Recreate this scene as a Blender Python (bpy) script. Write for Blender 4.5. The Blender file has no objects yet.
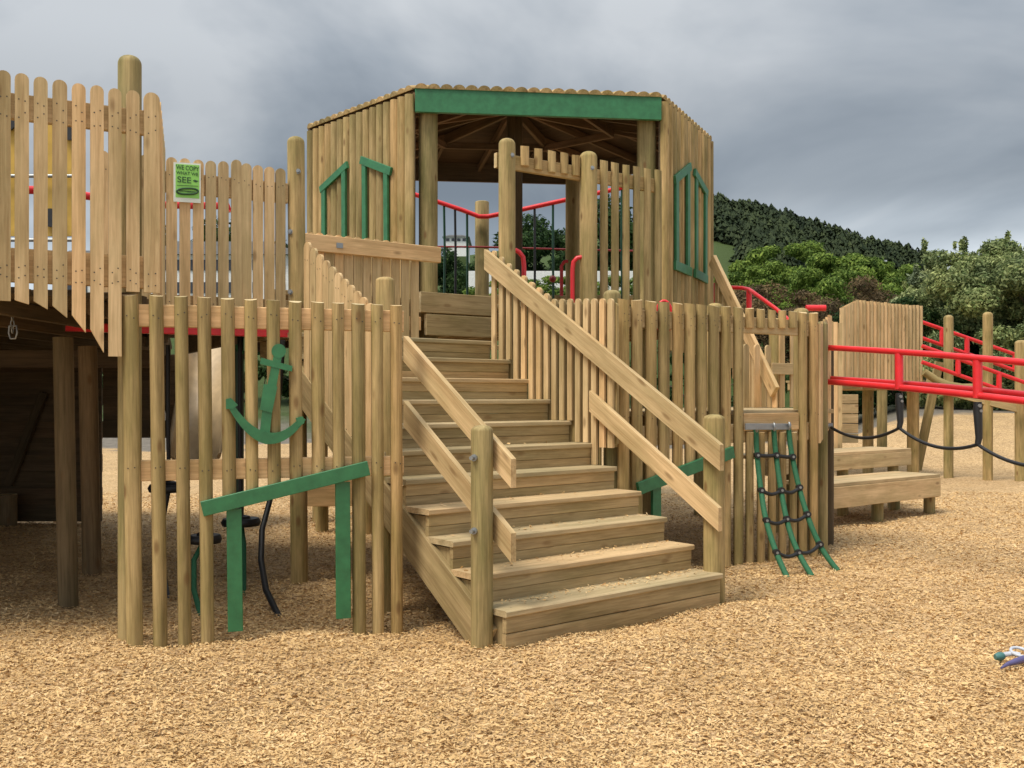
import bpy, math, random
import numpy as np
from mathutils import Vector
random.seed(7); RNG = np.random.default_rng(11)
R = math.radians
scene = bpy.context.scene
COL = scene.collection

# ------------------------------------------------------------------ camera
HC = 1.45; F = 1000.0; CX = 512.0; HY = 397.0
cam_d = bpy.data.cameras.new('camera'); cam = bpy.data.objects.new('camera', cam_d); COL.objects.link(cam)
cam.location = (0, 0, HC); cam.rotation_euler = (R(90), 0, 0)
cam_d.sensor_width = 36; cam_d.lens = 36 * F / 1024
cam_d.shift_y = (HY - 384) / 1024
cam_d.clip_end = 3000; cam_d.clip_start = 0.05
scene.camera = cam
scene.render.resolution_x = 1024; scene.render.resolution_y = 768
scene.view_settings.view_transform = 'Standard'; scene.view_settings.look = 'None'
scene.view_settings.exposure = 0.27; scene.view_settings.gamma = 1

# ------------------------------------------------------------------ world: overcast sky
SUN_EL, SUN_AZ = 60, 228      # azimuth measured clockwise from +Y
W = bpy.data.worlds.new('World'); scene.world = W; W.use_nodes = True
nt = W.node_tree; nt.nodes.clear(); N = nt.nodes; LK = nt.links
out = N.new('ShaderNodeOutputWorld'); add = N.new('ShaderNodeAddShader')
sky = N.new('ShaderNodeTexSky'); sky.sky_type = 'NISHITA'; sky.sun_disc = False
sky.sun_elevation = R(SUN_EL); sky.sun_rotation = R(SUN_AZ); sky.dust_density = 3
bgs = N.new('ShaderNodeBackground'); bgs.inputs[1].default_value = 0.02
LK.new(sky.outputs[0], bgs.inputs[0])
tc = N.new('ShaderNodeTexCoord'); sep = N.new('ShaderNodeSeparateXYZ'); LK.new(tc.outputs['Generated'], sep.inputs[0])
# project the view direction on a cloud layer: (x, y) / (z + c)
den = N.new('ShaderNodeMath'); den.operation = 'ADD'; den.inputs[1].default_value = 0.34; LK.new(sep.outputs['Z'], den.inputs[0])
den2 = N.new('ShaderNodeMath'); den2.operation = 'MAXIMUM'; den2.inputs[1].default_value = 0.05; LK.new(den.outputs[0], den2.inputs[0])
dx = N.new('ShaderNodeMath'); dx.operation = 'DIVIDE'; LK.new(sep.outputs['X'], dx.inputs[0]); LK.new(den2.outputs[0], dx.inputs[1])
dy = N.new('ShaderNodeMath'); dy.operation = 'DIVIDE'; LK.new(sep.outputs['Y'], dy.inputs[0]); LK.new(den2.outputs[0], dy.inputs[1])
cmb = N.new('ShaderNodeCombineXYZ'); LK.new(dx.outputs[0], cmb.inputs[0]); LK.new(dy.outputs[0], cmb.inputs[1]); cmb.inputs[2].default_value = 3.4
no = N.new('ShaderNodeTexNoise'); no.inputs['Scale'].default_value = 1.25; no.inputs['Detail'].default_value = 6; no.inputs['Roughness'].default_value = 0.52
no.inputs['Distortion'].default_value = 0.35
LK.new(cmb.outputs[0], no.inputs['Vector'])
ramp = N.new('ShaderNodeValToRGB'); LK.new(no.outputs[0], ramp.inputs[0])
e = ramp.color_ramp.elements; e[0].position = 0.38; e[0].color = (.150, .172, .196, 1); e[1].position = 0.64; e[1].color = (.45, .466, .474, 1)
m = ramp.color_ramp.elements.new(0.5); m.color = (.275, .300, .322, 1)
# brightness against elevation: bright streak at the horizon, dark belt, bright zenith
el = N.new('ShaderNodeValToRGB'); LK.new(sep.outputs['Z'], el.inputs[0]); el.color_ramp.interpolation = 'EASE'
E = el.color_ramp.elements
E[0].position = 0.0; E[0].color = (2.5, 2.45, 2.38, 1); E[1].position = 1.0; E[1].color = (4.3, 4.15, 3.9, 1)
for p, v in ((.11, 2.1), (.155, 1.3), (.20, .87), (.26, .86), (.34, 1.03), (.42, 1.2), (.6, 2.2)):
    q = E.new(p); q.color = (v, v, v, 1)
mulc = N.new('ShaderNodeMixRGB'); mulc.blend_type = 'MULTIPLY'; mulc.inputs[0].default_value = 1
LK.new(ramp.outputs[0], mulc.inputs[1]); LK.new(el.outputs[0], mulc.inputs[2])
bgc = N.new('ShaderNodeBackground'); bgc.inputs[1].default_value = 1.0; LK.new(mulc.outputs[0], bgc.inputs[0])
LK.new(bgs.outputs[0], add.inputs[0]); LK.new(bgc.outputs[0], add.inputs[1]); LK.new(add.outputs[0], out.inputs[0])

# ------------------------------------------------------------------ sun (veiled by cloud)
sd = bpy.data.lights.new('sun', 'SUN'); sd.energy = 2.9; sd.angle = R(22); sd.color = (1, .92, .78)
so = bpy.data.objects.new('sun', sd); COL.objects.link(so)
az, ele = R(SUN_AZ), R(SUN_EL)
sdir = Vector((math.sin(az) * math.cos(ele), math.cos(az) * math.cos(ele), math.sin(ele)))
so.rotation_euler = sdir.to_track_quat('Z', 'Y').to_euler(); so.location = (0, -5, 20)

# ------------------------------------------------------------------ materials
def newmat(name):
    m = bpy.data.materials.new(name); m.use_nodes = True
    return m, m.node_tree, m.node_tree.nodes['Principled BSDF']
def nd(t, ty, **kw):
    n = t.nodes.new(ty)
    for k, v in kw.items():
        if k in n.inputs.keys(): n.inputs[k].default_value = v
        else: setattr(n, k, v)
    return n
def wood(name, dark, light, knot=(.16, .085, .03), rough=.72, stain=None, knots=1.0):
    m, t, b = newmat(name); L = t.links
    a = nd(t, 'ShaderNodeAttribute', attribute_name='gc'); r = nd(t, 'ShaderNodeAttribute', attribute_name='rn')
    mp = nd(t, 'ShaderNodeMapping'); mp.inputs['Scale'].default_value = (1, 1, .045); L.new(a.outputs['Vector'], mp.inputs[0])
    n1 = nd(t, 'ShaderNodeTexNoise', Scale=75, Detail=4, Roughness=.6); n1.inputs['Distortion'].default_value = .6; L.new(mp.outputs[0], n1.inputs['Vector'])
    n2 = nd(t, 'ShaderNodeTexNoise', Scale=14, Detail=3, Roughness=.55); L.new(mp.outputs[0], n2.inputs['Vector'])
    mx = nd(t, 'ShaderNodeMath', operation='ADD'); L.new(n1.outputs[0], mx.inputs[0]); L.new(n2.outputs[0], mx.inputs[1])
    rp = nd(t, 'ShaderNodeValToRGB'); L.new(mx.outputs[0], rp.inputs[0])
    hv = nd(t, 'ShaderNodeMath', operation='MULTIPLY'); hv.inputs[1].default_value = .5; L.new(mx.outputs[0], hv.inputs[0]); L.new(hv.outputs[0], rp.inputs[0])
    rp.color_ramp.elements[0].position = .36; rp.color_ramp.elements[0].color = (*dark, 1)
    rp.color_ramp.elements[1].position = .62; rp.color_ramp.elements[1].color = (*light, 1)
    # weathering patches, softer and larger
    mp3 = nd(t, 'ShaderNodeMapping'); mp3.inputs['Scale'].default_value = (1, 1, .3); L.new(a.outputs['Vector'], mp3.inputs[0])
    n3 = nd(t, 'ShaderNodeTexNoise', Scale=5.5, Detail=5, Roughness=.6); L.new(mp3.outputs[0], n3.inputs['Vector'])
    r3 = nd(t, 'ShaderNodeValToRGB'); L.new(n3.outputs[0], r3.inputs[0])
    r3.color_ramp.elements[0].position = .35; r3.color_ramp.elements[0].color = (*(stain or (.72, .74, .66)), 1)
    r3.color_ramp.elements[1].position = .62; r3.color_ramp.elements[1].color = (1.06, 1.03, 1.0, 1)
    m1 = nd(t, 'ShaderNodeMixRGB', blend_type='MULTIPLY'); m1.inputs[0].default_value = 1
    L.new(rp.outputs[0], m1.inputs[1]); L.new(r3.outputs[0], m1.inputs[2])
    # per piece tone
    r4 = nd(t, 'ShaderNodeValToRGB'); L.new(r.outputs['Fac'], r4.inputs[0])
    r4.color_ramp.elements[0].position = 0; r4.color_ramp.elements[0].color = (.74, .76, .72, 1)
    r4.color_ramp.elements[1].position = 1; r4.color_ramp.elements[1].color = (1.16, 1.06, .98, 1)
    q = r4.color_ramp.elements.new(.5); q.color = (.98, .98, .96, 1)
    m2 = nd(t, 'ShaderNodeMixRGB', blend_type='MULTIPLY'); m2.inputs[0].default_value = 1
    L.new(m1.outputs[0], m2.inputs[1]); L.new(r4.outputs[0], m2.inputs[2])
    # knots
    mp2 = nd(t, 'ShaderNodeMapping'); mp2.inputs['Scale'].default_value = (1, 1, .4); L.new(a.outputs['Vector'], mp2.inputs[0])
    vo = nd(t, 'ShaderNodeTexVoronoi', Scale=7.5); L.new(mp2.outputs[0], vo.inputs['Vector'])
    kr = nd(t, 'ShaderNodeMapRange'); kr.inputs['From Min'].default_value = .07; kr.inputs['From Max'].default_value = .17
    kr.inputs['To Min'].default_value = .75 * knots; kr.inputs['To Max'].default_value = 0; L.new(vo.outputs['Distance'], kr.inputs[0])
    m3 = nd(t, 'ShaderNodeMixRGB'); m3.inputs[2].default_value = (*knot, 1)
    L.new(kr.outputs[0], m3.inputs[0]); L.new(m2.outputs[0], m3.inputs[1])
    L.new(m3.outputs[0], b.inputs['Base Color']); b.inputs['Roughness'].default_value = rough
    b.inputs['Specular IOR Level'].default_value = .3
    bp = nd(t, 'ShaderNodeBump', Strength=.35, Distance=.004); L.new(hv.outputs[0], bp.inputs['Height']); L.new(bp.outputs[0], b.inputs['Normal'])
    return m
def flat(name, c, rough=.5, metal=0, var=.12, scale=9, bump=.1):
    m, t, b = newmat(name); L = t.links
    g = nd(t, 'ShaderNodeNewGeometry'); n = nd(t, 'ShaderNodeTexNoise', Scale=scale, Detail=5, Roughness=.6); L.new(g.outputs['Position'], n.inputs['Vector'])
    r = nd(t, 'ShaderNodeValToRGB'); L.new(n.outputs[0], r.inputs[0])
    r.color_ramp.elements[0].position = .3; r.color_ramp.elements[0].color = (*[x * (1 - var) for x in c], 1)
    r.color_ramp.elements[1].position = .7; r.color_ramp.elements[1].color = (*[min(1, x * (1 + var)) for x in c], 1)
    L.new(r.outputs[0], b.inputs['Base Color']); b.inputs['Roughness'].default_value = rough; b.inputs['Metallic'].default_value = metal
    bp = nd(t, 'ShaderNodeBump', Strength=bump, Distance=.01); L.new(n.outputs[0], bp.inputs['Height']); L.new(bp.outputs[0], b.inputs['Normal'])
    return m
def leafmat(name, a_, b_, trans=.25, ns=.9):
    m, t, b = newmat(name); L = t.links
    g = nd(t, 'ShaderNodeNewGeometry'); r = nd(t, 'ShaderNodeValToRGB'); L.new(g.outputs['Random Per Island'], r.inputs[0])
    r.color_ramp.elements[0].color = (*a_, 1); r.color_ramp.elements[1].color = (*b_, 1)
    nn = nd(t, 'ShaderNodeTexNoise', Scale=ns, Detail=4, Roughness=.6); L.new(g.outputs['Position'], nn.inputs['Vector'])
    nr_ = nd(t, 'ShaderNodeValToRGB'); L.new(nn.outputs[0], nr_.inputs[0]); nr_.color_ramp.elements[0].position = .34; nr_.color_ramp.elements[0].color = (.55, .60, .62, 1); nr_.color_ramp.elements[1].position = .66; nr_.color_ramp.elements[1].color = (1.35, 1.25, 1.0, 1)
    mm = nd(t, 'ShaderNodeMixRGB', blend_type='MULTIPLY'); mm.inputs[0].default_value = 1; L.new(r.outputs[0], mm.inputs[1]); L.new(nr_.outputs[0], mm.inputs[2]); r = mm
    L.new(r.outputs[0], b.inputs['Base Color']); b.inputs['Roughness'].default_value = .7; b.inputs['Specular IOR Level'].default_value = .12
    tr = nd(t, 'ShaderNodeBsdfTranslucent'); L.new(r.outputs[0], tr.inputs[0])
    mx = nd(t, 'ShaderNodeMixShader'); mx.inputs[0].default_value = trans
    L.new(b.outputs[0], mx.inputs[1]); L.new(tr.outputs[0], mx.inputs[2]); L.new(mx.outputs[0], t.nodes['Material Output'].inputs[0])
    return m
M = {}
M['pale'] = wood('pale_sawn_pine', (.47, .32, .165), (.72, .54, .315), stain=(.76, .76, .68), knots=.8)
M['round'] = wood('treated_round_pine', (.27, .19, .085), (.52, .385, .19), stain=(.66, .69, .55))
M['post'] = wood('treated_post', (.24, .18, .08), (.46, .355, .175), stain=(.60, .66, .52), knots=1.15)
M['step'] = wood('stair_timber', (.28, .20, .10), (.49, .375, .205), stain=(.76, .76, .66), knots=.7)
M['tread'] = wood('tread_timber', (.36, .27, .15), (.56, .44, .27), stain=(.80, .82, .78), knots=.3)
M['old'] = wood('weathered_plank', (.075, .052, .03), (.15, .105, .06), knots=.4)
M['post_shaded'] = wood('shade_toned_post', (.13, .09, .048), (.25, .18, .10), knots=.9)  # post timber again, darkened: the deck's shade is put into its colour
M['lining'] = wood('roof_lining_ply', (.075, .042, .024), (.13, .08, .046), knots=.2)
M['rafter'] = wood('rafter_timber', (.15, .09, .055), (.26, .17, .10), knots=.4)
M['end'] = wood('end_grain', (.50, .37, .20), (.74, .60, .38), knots=0)
M['green'] = flat('green_paint', (.030, .155, .062), .45, var=.2, scale=14)
M['dgreen'] = flat('dark_green_paint', (.008, .05, .025), .4)
M['red'] = flat('red_powder_coat', (.66, .022, .028), .33, var=.1)
M['darkred'] = flat('dark_red_coat', (.22, .01, .014), .4)
M['black'] = flat('black_rubber', (.012, .013, .015), .5, bump=.3)
M['rope'] = flat('green_rope', (.018, .115, .05), .75, scale=60, bump=.5)
M['metal'] = flat('galvanised_steel', (.30, .315, .32), .45, .7)
M['yellow'] = flat('yellow_panel', (.50, .31, .05), .5)
M['beige'] = flat('beige_plastic', (.42, .31, .18), .4, var=.25, scale=4)
M['white'] = flat('white_wall', (.72, .72, .70), .7)
M['glass'] = flat('dark_window', (.03, .035, .045), .2)
M['roofgrey'] = flat('roof_grey', (.22, .22, .23), .7)
M['bark'] = flat('tree_bark', (.10, .075, .055), .9, var=.4, scale=12, bump=.6)
M['teal'] = flat('teal_plastic', (.06, .17, .16), .4)
M['violet'] = flat('violet_plastic', (.09, .08, .20), .4)
M['greyplastic'] = flat('grey_plastic', (.45, .47, .52), .4)
M['signgreen'] = flat('sign_green', (.30, .68, .13), .5, var=.05)
M['signwhite'] = flat('sign_white', (.78, .82, .74), .5, var=.05)
M['signink'] = flat('sign_ink', (.03, .09, .03), .5)
M['concrete'] = flat('grey_kerb', (.42, .40, .37), .9)

# chip ground material
def groundmat():
    m, t, b = newmat('wood_chip_ground'); L = t.links
    g = nd(t, 'ShaderNodeNewGeometry')
    mp = nd(t, 'ShaderNodeMapping'); mp.inputs['Scale'].default_value = (1, 1, 1); L.new(g.outputs['Position'], mp.inputs[0])
    nw = nd(t, 'ShaderNodeTexNoise', Scale=9, Detail=2); L.new(mp.outputs[0], nw.inputs['Vector'])
    va = nd(t, 'ShaderNodeMixRGB', blend_type='ADD'); va.inputs[0].default_value = .12; L.new(mp.outputs[0], va.inputs[1]); L.new(nw.outputs['Color'], va.inputs[2])
    v = nd(t, 'ShaderNodeTexVoronoi', Scale=48); L.new(va.outputs[0], v.inputs['Vector'])
    sp = nd(t, 'ShaderNodeSeparateColor'); L.new(v.outputs['Color'], sp.inputs[0])
    r = nd(t, 'ShaderNodeValToRGB'); L.new(sp.outputs[0], r.inputs[0])
    r.color_ramp.elements[0].position = 0; r.color_ramp.elements[0].color = (.25, .155, .07, 1)
    r.color_ramp.elements[1].position = 1; r.color_ramp.elements[1].color = (.66, .48, .285, 1)
    q = r.color_ramp.elements.new(.35); q.color = (.49, .335, .17, 1)
    nb = nd(t, 'ShaderNodeTexNoise', Scale=.9, Detail=5, Roughness=.6); L.new(g.outputs['Position'], nb.inputs['Vector'])
    rb = nd(t, 'ShaderNodeValToRGB'); L.new(nb.outputs[0], rb.inputs[0])
    rb.color_ramp.elements[0].position = .3; rb.color_ramp.elements[0].color = (.82, .80, .78, 1); rb.color_ramp.elements[1].position = .7; rb.color_ramp.elements[1].color = (1.08, 1.05, 1, 1)
    mm = nd(t, 'ShaderNodeMixRGB', blend_type='MULTIPLY'); mm.inputs[0].default_value = 1; L.new(r.outputs[0], mm.inputs[1]); L.new(rb.outputs[0], mm.inputs[2])
    # zones: chips -> bare earth -> grass with distance over the ground (Y)
    s = nd(t, 'ShaderNodeSeparateXYZ'); L.new(g.outputs['Position'], s.inputs[0])
    nz = nd(t, 'ShaderNodeTexNoise', Scale=.25, Detail=4); L.new(g.outputs['Position'], nz.inputs['Vector'])
    ad = nd(t, 'ShaderNodeMath', operation='MULTIPLY_ADD'); ad.inputs[1].default_value = 14; L.new(nz.outputs[0], ad.inputs[0]); L.new(s.outputs['Y'], ad.inputs[2])
    z1 = nd(t, 'ShaderNodeMapRange'); z1.inputs['From Min'].default_value = 34.5; z1.inputs['From Max'].default_value = 35.5; L.new(ad.outputs[0], z1.inputs[0])
    z2 = nd(t, 'ShaderNodeMapRange'); z2.inputs['From Min'].default_value = 38; z2.inputs['From Max'].default_value = 42; L.new(ad.outputs[0], z2.inputs[0])
    ne = nd(t, 'ShaderNodeTexNoise', Scale=6, Detail=6); L.new(g.outputs['Position'], ne.inputs['Vector'])
    re = nd(t, 'ShaderNodeValToRGB'); L.new(ne.outputs[0], re.inputs[0]); re.color_ramp.elements[0].color = (.10, .085, .07, 1); re.color_ramp.elements[1].color = (.27, .24, .20, 1)
    rg = nd(t, 'ShaderNodeValToRGB'); L.new(ne.outputs[0], rg.inputs[0]); rg.color_ramp.elements[0].color = (.03, .05, .015, 1); rg.color_ramp.elements[1].color = (.075, .11, .032, 1)
    a1 = nd(t, 'ShaderNodeMixRGB'); L.new(z1.outputs[0], a1.inputs[0]); L.new(mm.outputs[0], a1.inputs[1]); L.new(re.outputs[0], a1.inputs[2])
    a2 = nd(t, 'ShaderNodeMixRGB'); L.new(z2.outputs[0], a2.inputs[0]); L.new(a1.outputs[0], a2.inputs[1]); L.new(rg.outputs[0], a2.inputs[2])
    L.new(a2.outputs[0], b.inputs['Base Color']); b.inputs['Roughness'].default_value = .9; b.inputs['Specular IOR Level'].default_value = .15
    bp = nd(t, 'ShaderNodeBump', Strength=.9, Distance=.02); L.new(sp.outputs[1], bp.inputs['Height']); L.new(bp.outputs[0], b.inputs['Normal'])
    return m
M['ground'] = groundmat()
m, t, b = newmat('loose_wood_chips'); g = nd(t, 'ShaderNodeNewGeometry'); r = nd(t, 'ShaderNodeValToRGB'); t.links.new(g.outputs['Random Per Island'], r.inputs[0])
r.color_ramp.elements[0].color = (.38, .22, .09, 1); r.color_ramp.elements[1].color = (.76, .57, .33, 1)
q = r.color_ramp.elements.new(.16); q.color = (.57, .385, .185, 1); q = r.color_ramp.elements.new(.72); q.color = (.70, .495, .245, 1)
nn = nd(t, 'ShaderNodeTexNoise', Scale=1.3, Detail=5, Roughness=.65); t.links.new(g.outputs['Position'], nn.inputs['Vector'])
r2 = nd(t, 'ShaderNodeValToRGB'); t.links.new(nn.outputs[0], r2.inputs[0]); r2.color_ramp.elements[0].position = .36; r2.color_ramp.elements[0].color = (.80, .74, .66, 1); r2.color_ramp.elements[1].position = .6; r2.color_ramp.elements[1].color = (1, .97, .93, 1)
m2 = nd(t, 'ShaderNodeMixRGB', blend_type='MULTIPLY'); m2.inputs[0].default_value = 1; t.links.new(r.outputs[0], m2.inputs[1]); t.links.new(r2.outputs[0], m2.inputs[2])
t.links.new(m2.outputs[0], b.inputs['Base Color']); b.inputs['Roughness'].default_value = .8; b.inputs['Specular IOR Level'].default_value = .25
M['chip'] = m
M['leaf_olive'] = leafmat('olive_grey_leaves', (.07, .115, .04), (.34, .40, .20))
M['leaf_silver'] = leafmat('silver_green_leaves', (.08, .12, .05), (.40, .45, .27))
M['leaf_bright'] = leafmat('bright_green_leaves', (.06, .12, .022), (.22, .31, .075))
M['leaf_dark'] = leafmat('dark_green_leaves', (.012, .035, .010), (.045, .085, .028))
M['leaf_brown'] = leafmat('brown_heath_leaves', (.085, .062, .036), (.18, .13, .075))
M['pine'] = leafmat('pine_needles', (.020, .034, .018), (.048, .068, .034), .1, .05)

# ------------------------------------------------------------------ projection helpers (used to survey real positions on real planes)
def V(*a): return Vector(a)
def onl(line, px):
    (x0, y0), (x1, y1) = line; a = (px - CX) / F
    dx_, dy_ = x1 - x0, y1 - y0
    s = (a * y0 - x0) / (dx_ - a * dy_)
    return x0 + s * dx_, y0 + s * dy_
def pt(line, px, py):
    x, y = onl(line, px); return V(x, y, HC + (HY - py) * y / F)
def at(px, py, Y): return V((px - CX) * Y / F, Y, HC + (HY - py) * Y / F)
def gp(px, py): return at(px, py, HC * F / (py - HY))
def pto(line, n, px, py, off):
    l2 = ((line[0][0] + n.x * off, line[0][1] + n.y * off), (line[1][0] + n.x * off, line[1][1] + n.y * off)); return pt(l2, px, py)
def lnorm(line):
    (x0, y0), (x1, y1) = line; n = V(y1 - y0, -(x1 - x0), 0).normalized()
    return n if n.y < 0 else -n
def ldir(line): return V(line[1][0] - line[0][0], line[1][1] - line[0][1], 0).normalized()

# ------------------------------------------------------------------ mesh builder
class MB:
    def __init__(s): s.v = []; s.f = []; s.sm = []; s.mi = []; s.gc = []; s.rn = []
    def _add(s, vs, gcs, fs, smooth, mi, rn, off):
        b0 = len(s.v); s.v += [tuple(p) for p in vs]
        s.gc += [(g_[0] + off[0], g_[1] + off[1], g_[2] + off[2]) for g_ in gcs]; s.rn += [rn] * len(vs)
        for f_ in fs: s.f.append([b0 + i for i in f_]); s.sm.append(smooth); s.mi.append(mi)
    def sweep(s, rings, gr, closed=True, smooth=False, mi=0, rn=None, cap=(1, 1), capmi=None, off=None):
        """rings: list of lists of points; gr: matching grain coords"""
        rn = random.random() if rn is None else rn
        off = off or (random.uniform(0, 40), random.uniform(0, 40), random.uniform(0, 40))
        n = len(rings[0])
        if smooth:
            vs = [p for r_ in rings for p in r_]; gs = [p for r_ in gr for p in r_]; fs = []
            for i in range(len(rings) - 1):
                for j in range(n if closed else n - 1):
                    k = (j + 1) % n; fs.append([i * n + j, i * n + k, (i + 1) * n + k, (i + 1) * n + j])
            s._add(vs, gs, fs, True, mi, rn, off)
        else:
            for i in range(len(rings) - 1):
                for j in range(n if closed else n - 1):
                    k = (j + 1) % n
                    s._add([rings[i][j], rings[i][k], rings[i + 1][k], rings[i + 1][j]], [gr[i][j], gr[i][k], gr[i + 1][k], gr[i + 1][j]], [[0, 1, 2, 3]], False, mi, rn, off)
        cm = mi if capmi is None else capmi
        if cap[0]: s._add(rings[0], gr[0], [list(range(n))[::-1]], False, cm, rn, off)
        if cap[1]: s._add(rings[-1], gr[-1], [list(range(n))], False, cm, rn, off)
        return s
    def prism(s, prof, p0, p1, n=(0, -1, 0), smooth=False, mi=0, capmi=None, rn=None, stations=None, tilt=(0, 0)):
        """prof: (a,b) points; a across, b along n. stations: list of (t, scale) for domes."""
        p0, p1 = Vector(p0), Vector(p1); ax = (p1 - p0); Ln = ax.length; ax.normalize()
        n = Vector(n); uy = (n - ax * n.dot(ax)).normalized(); ux = uy.cross(ax).normalized()
        st = stations or [(0, 1), (1, 1)]
        rings = []; gr = []
        for t_, sc in st:
            z = t_ * Ln if t_ <= 1 else t_ * Ln
            c = p0 + ax * z
            rg = [];
            gg = []
            for a, b in prof:
                sh = (tilt[0] * a + tilt[1] * b) if t_ == 1 else 0
                rg.append(c + ux * a * sc + uy * b * sc + ax * sh); gg.append((a * sc, b * sc, z))
            rings.append(rg); gr.append(gg)
        return s.sweep(rings, gr, smooth=smooth, mi=mi, capmi=capmi, rn=rn)
    def board(s, p0, p1, w, t, n=(0, -1, 0), ch=.004, **k):
        a, b = w / 2, t / 2; c = min(ch, b * .6)
        pr = [(a, -b + c), (a, b - c), (a - c, b), (-a + c, b), (-a, b - c), (-a, -b + c), (-a + c, -b), (a - c, -b)]
        return s.prism(pr, p0, p1, n, **k)
    def rod(s, p0, p1, r, n=16, dome=0, capmi=None, **k):
        pr = [(r * math.cos(2 * math.pi * i / n), r * math.sin(2 * math.pi * i / n)) for i in range(n)]
        d = Vector(p1) - Vector(p0); nn = (0, -1, 0) if abs(d.normalized().y) < .9 else (0, 0, 1)
        st = [(0, 1), (1, 1)]
        if dome:
            Ln = d.length; h = dome
            st = [(0, 1)] + [(1 - h / Ln + h / Ln * math.sin(q), max(.02, math.cos(q) ** .8)) for q in [0, .25, .5, .75, 1.0, 1.25, 1.5]]
        return s.prism(pr, p0, p1, nn, smooth=True, capmi=capmi, stations=st, **k)
    def half(s, p0, p1, w, n, d=None, nseg=9, **k):
        r = w / 2; d = d or r
        pr = [(r * math.cos(math.pi * i / nseg), d * math.sin(math.pi * i / nseg)) for i in range(nseg + 1)]
        b0 = len(s.f)
        s.prism(pr, p0, p1, n, smooth=True, **k)
        s.sm[b0 + nseg] = False
        return s
    def plate(s, pts, o, xd, zd, n, t, mi=0, capmi=None, rn=None):
        """pts in (x,z) drawn counter-clockwise seen from the front (against n); thickness behind the face"""
        o, xd, zd, n = Vector(o), Vector(xd), Vector(zd), Vector(n)
        fr = [o + xd * a + zd * b for a, b in pts]; bk = [p - n * t for p in fr]
        g0 = [(a, 0, b) for a, b in pts]; g1 = [(a, t, b) for a, b in pts]
        return s.sweep([bk, fr], [g1, g0], mi=mi, capmi=capmi, rn=rn)
    def tube(s, pts, r, n=10, cap=(1, 1), **k):
        pts = [Vector(p) for p in pts]; rings = []; gr = []; L_ = 0; up = None
        for i, p in enumerate(pts):
            d = (pts[min(i + 1, len(pts) - 1)] - pts[max(i - 1, 0)]).normalized()
            if up is None: up = d.orthogonal().normalized()
            up = (up - d * up.dot(d)).normalized(); sd_ = d.cross(up)
            rr = r[i] if isinstance(r, (list, tuple)) else r
            if i: L_ += (p - pts[i - 1]).length
            rings.append([p + up * rr * math.cos(2 * math.pi * j / n) + sd_ * rr * math.sin(2 * math.pi * j / n) for j in range(n)])
            gr.append([(rr * math.cos(2 * math.pi * j / n), rr * math.sin(2 * math.pi * j / n), L_) for j in range(n)])
        return s.sweep(rings, gr, smooth=True, cap=cap, **k)
    def build(s, name, mats, parent=None, kind=None):
        off = Vector((0, 0, 0)); q = parent
        while q is not None: off += q.location; q = q.parent
        me = bpy.data.meshes.new(name); me.from_pydata([(x - off.x, y - off.y, z - off.z) for x, y, z in s.v], [], s.f)
        if not isinstance(mats, (list, tuple)): mats = [mats]
        for m_ in mats: me.materials.append(M[m_] if isinstance(m_, str) else m_)
        me.polygons.foreach_set('use_smooth', s.sm); me.polygons.foreach_set('material_index', [min(i, len(mats) - 1) for i in s.mi])
        a = me.attributes.new('gc', 'FLOAT_VECTOR', 'POINT'); a.data.foreach_set('vector', [c for g_ in s.gc for c in g_])
        a = me.attributes.new('rn', 'FLOAT', 'POINT'); a.data.foreach_set('value', s.rn)
        o = bpy.data.objects.new(name, me); COL.objects.link(o)
        if parent is not None: o.parent = parent
        if kind: o['kind'] = kind
        return o
def thing(name, label, cat, loc=(0, 0, 0), group=None):
    o = bpy.data.objects.new(name, None); COL.objects.link(o); o.location = loc; o.empty_display_size = .2
    o['label'] = label; o['category'] = cat
    if group: o['group'] = group
    return o
def tag(o, label, cat, group=None):
    o['label'] = label; o['category'] = cat
    if group: o['group'] = group
    return o
def sm(x): x = max(0, min(1, x)); return x * x * (3 - 2 * x)
def nails(mb, p, n, r=.0045, mi=2):
    n = Vector(n); x = n.orthogonal().normalized(); y = n.cross(x)
    q = [Vector(p) + n * .0035 + x * r * math.cos(i * math.pi / 3) + y * r * math.sin(i * math.pi / 3) for i in range(6)]
    mb._add(q, [(0, 0, 0)] * 6, [list(range(6))], False, mi, .5, (0, 0, 0))
M['nail'] = flat('nail_head', (.09, .07, .05), .5, .4)
WM = ['round', 'end', 'nail']; WP = ['pale', 'end', 'nail']; WPO = ['post', 'end', 'nail']
def hpicket(parent, x, y, z0, z1, w, n, lean=0, mats=WM, nz=(), d=None, name='picket'):
    """half-round paling, flat sawn top"""
    mb = MB(); n = Vector(n); dirx = V(-n.y, n.x, 0)
    p1 = V(x, y, z1); p0 = V(x, y, z0) + dirx * lean * (z1 - z0)
    w *= random.uniform(.94, 1.06)
    mb.half(p0, p1, w, n, d=(d or w * .42) * 1.2, capmi=1, tilt=(random.uniform(-.1, .1), random.uniform(-.35, -.1)))
    for z in nz:
        for sx in (-.25, .25):
            nails(mb, p0 + (p1 - p0) * ((z - z0) / (z1 - z0)) + dirx * w * sx * random.uniform(.6, 1) + n * ((d or w * .42) * 1.04 + .002) + V(0, 0, random.uniform(-.02, .02)), n)
    return mb.build(name, mats, parent)
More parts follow.
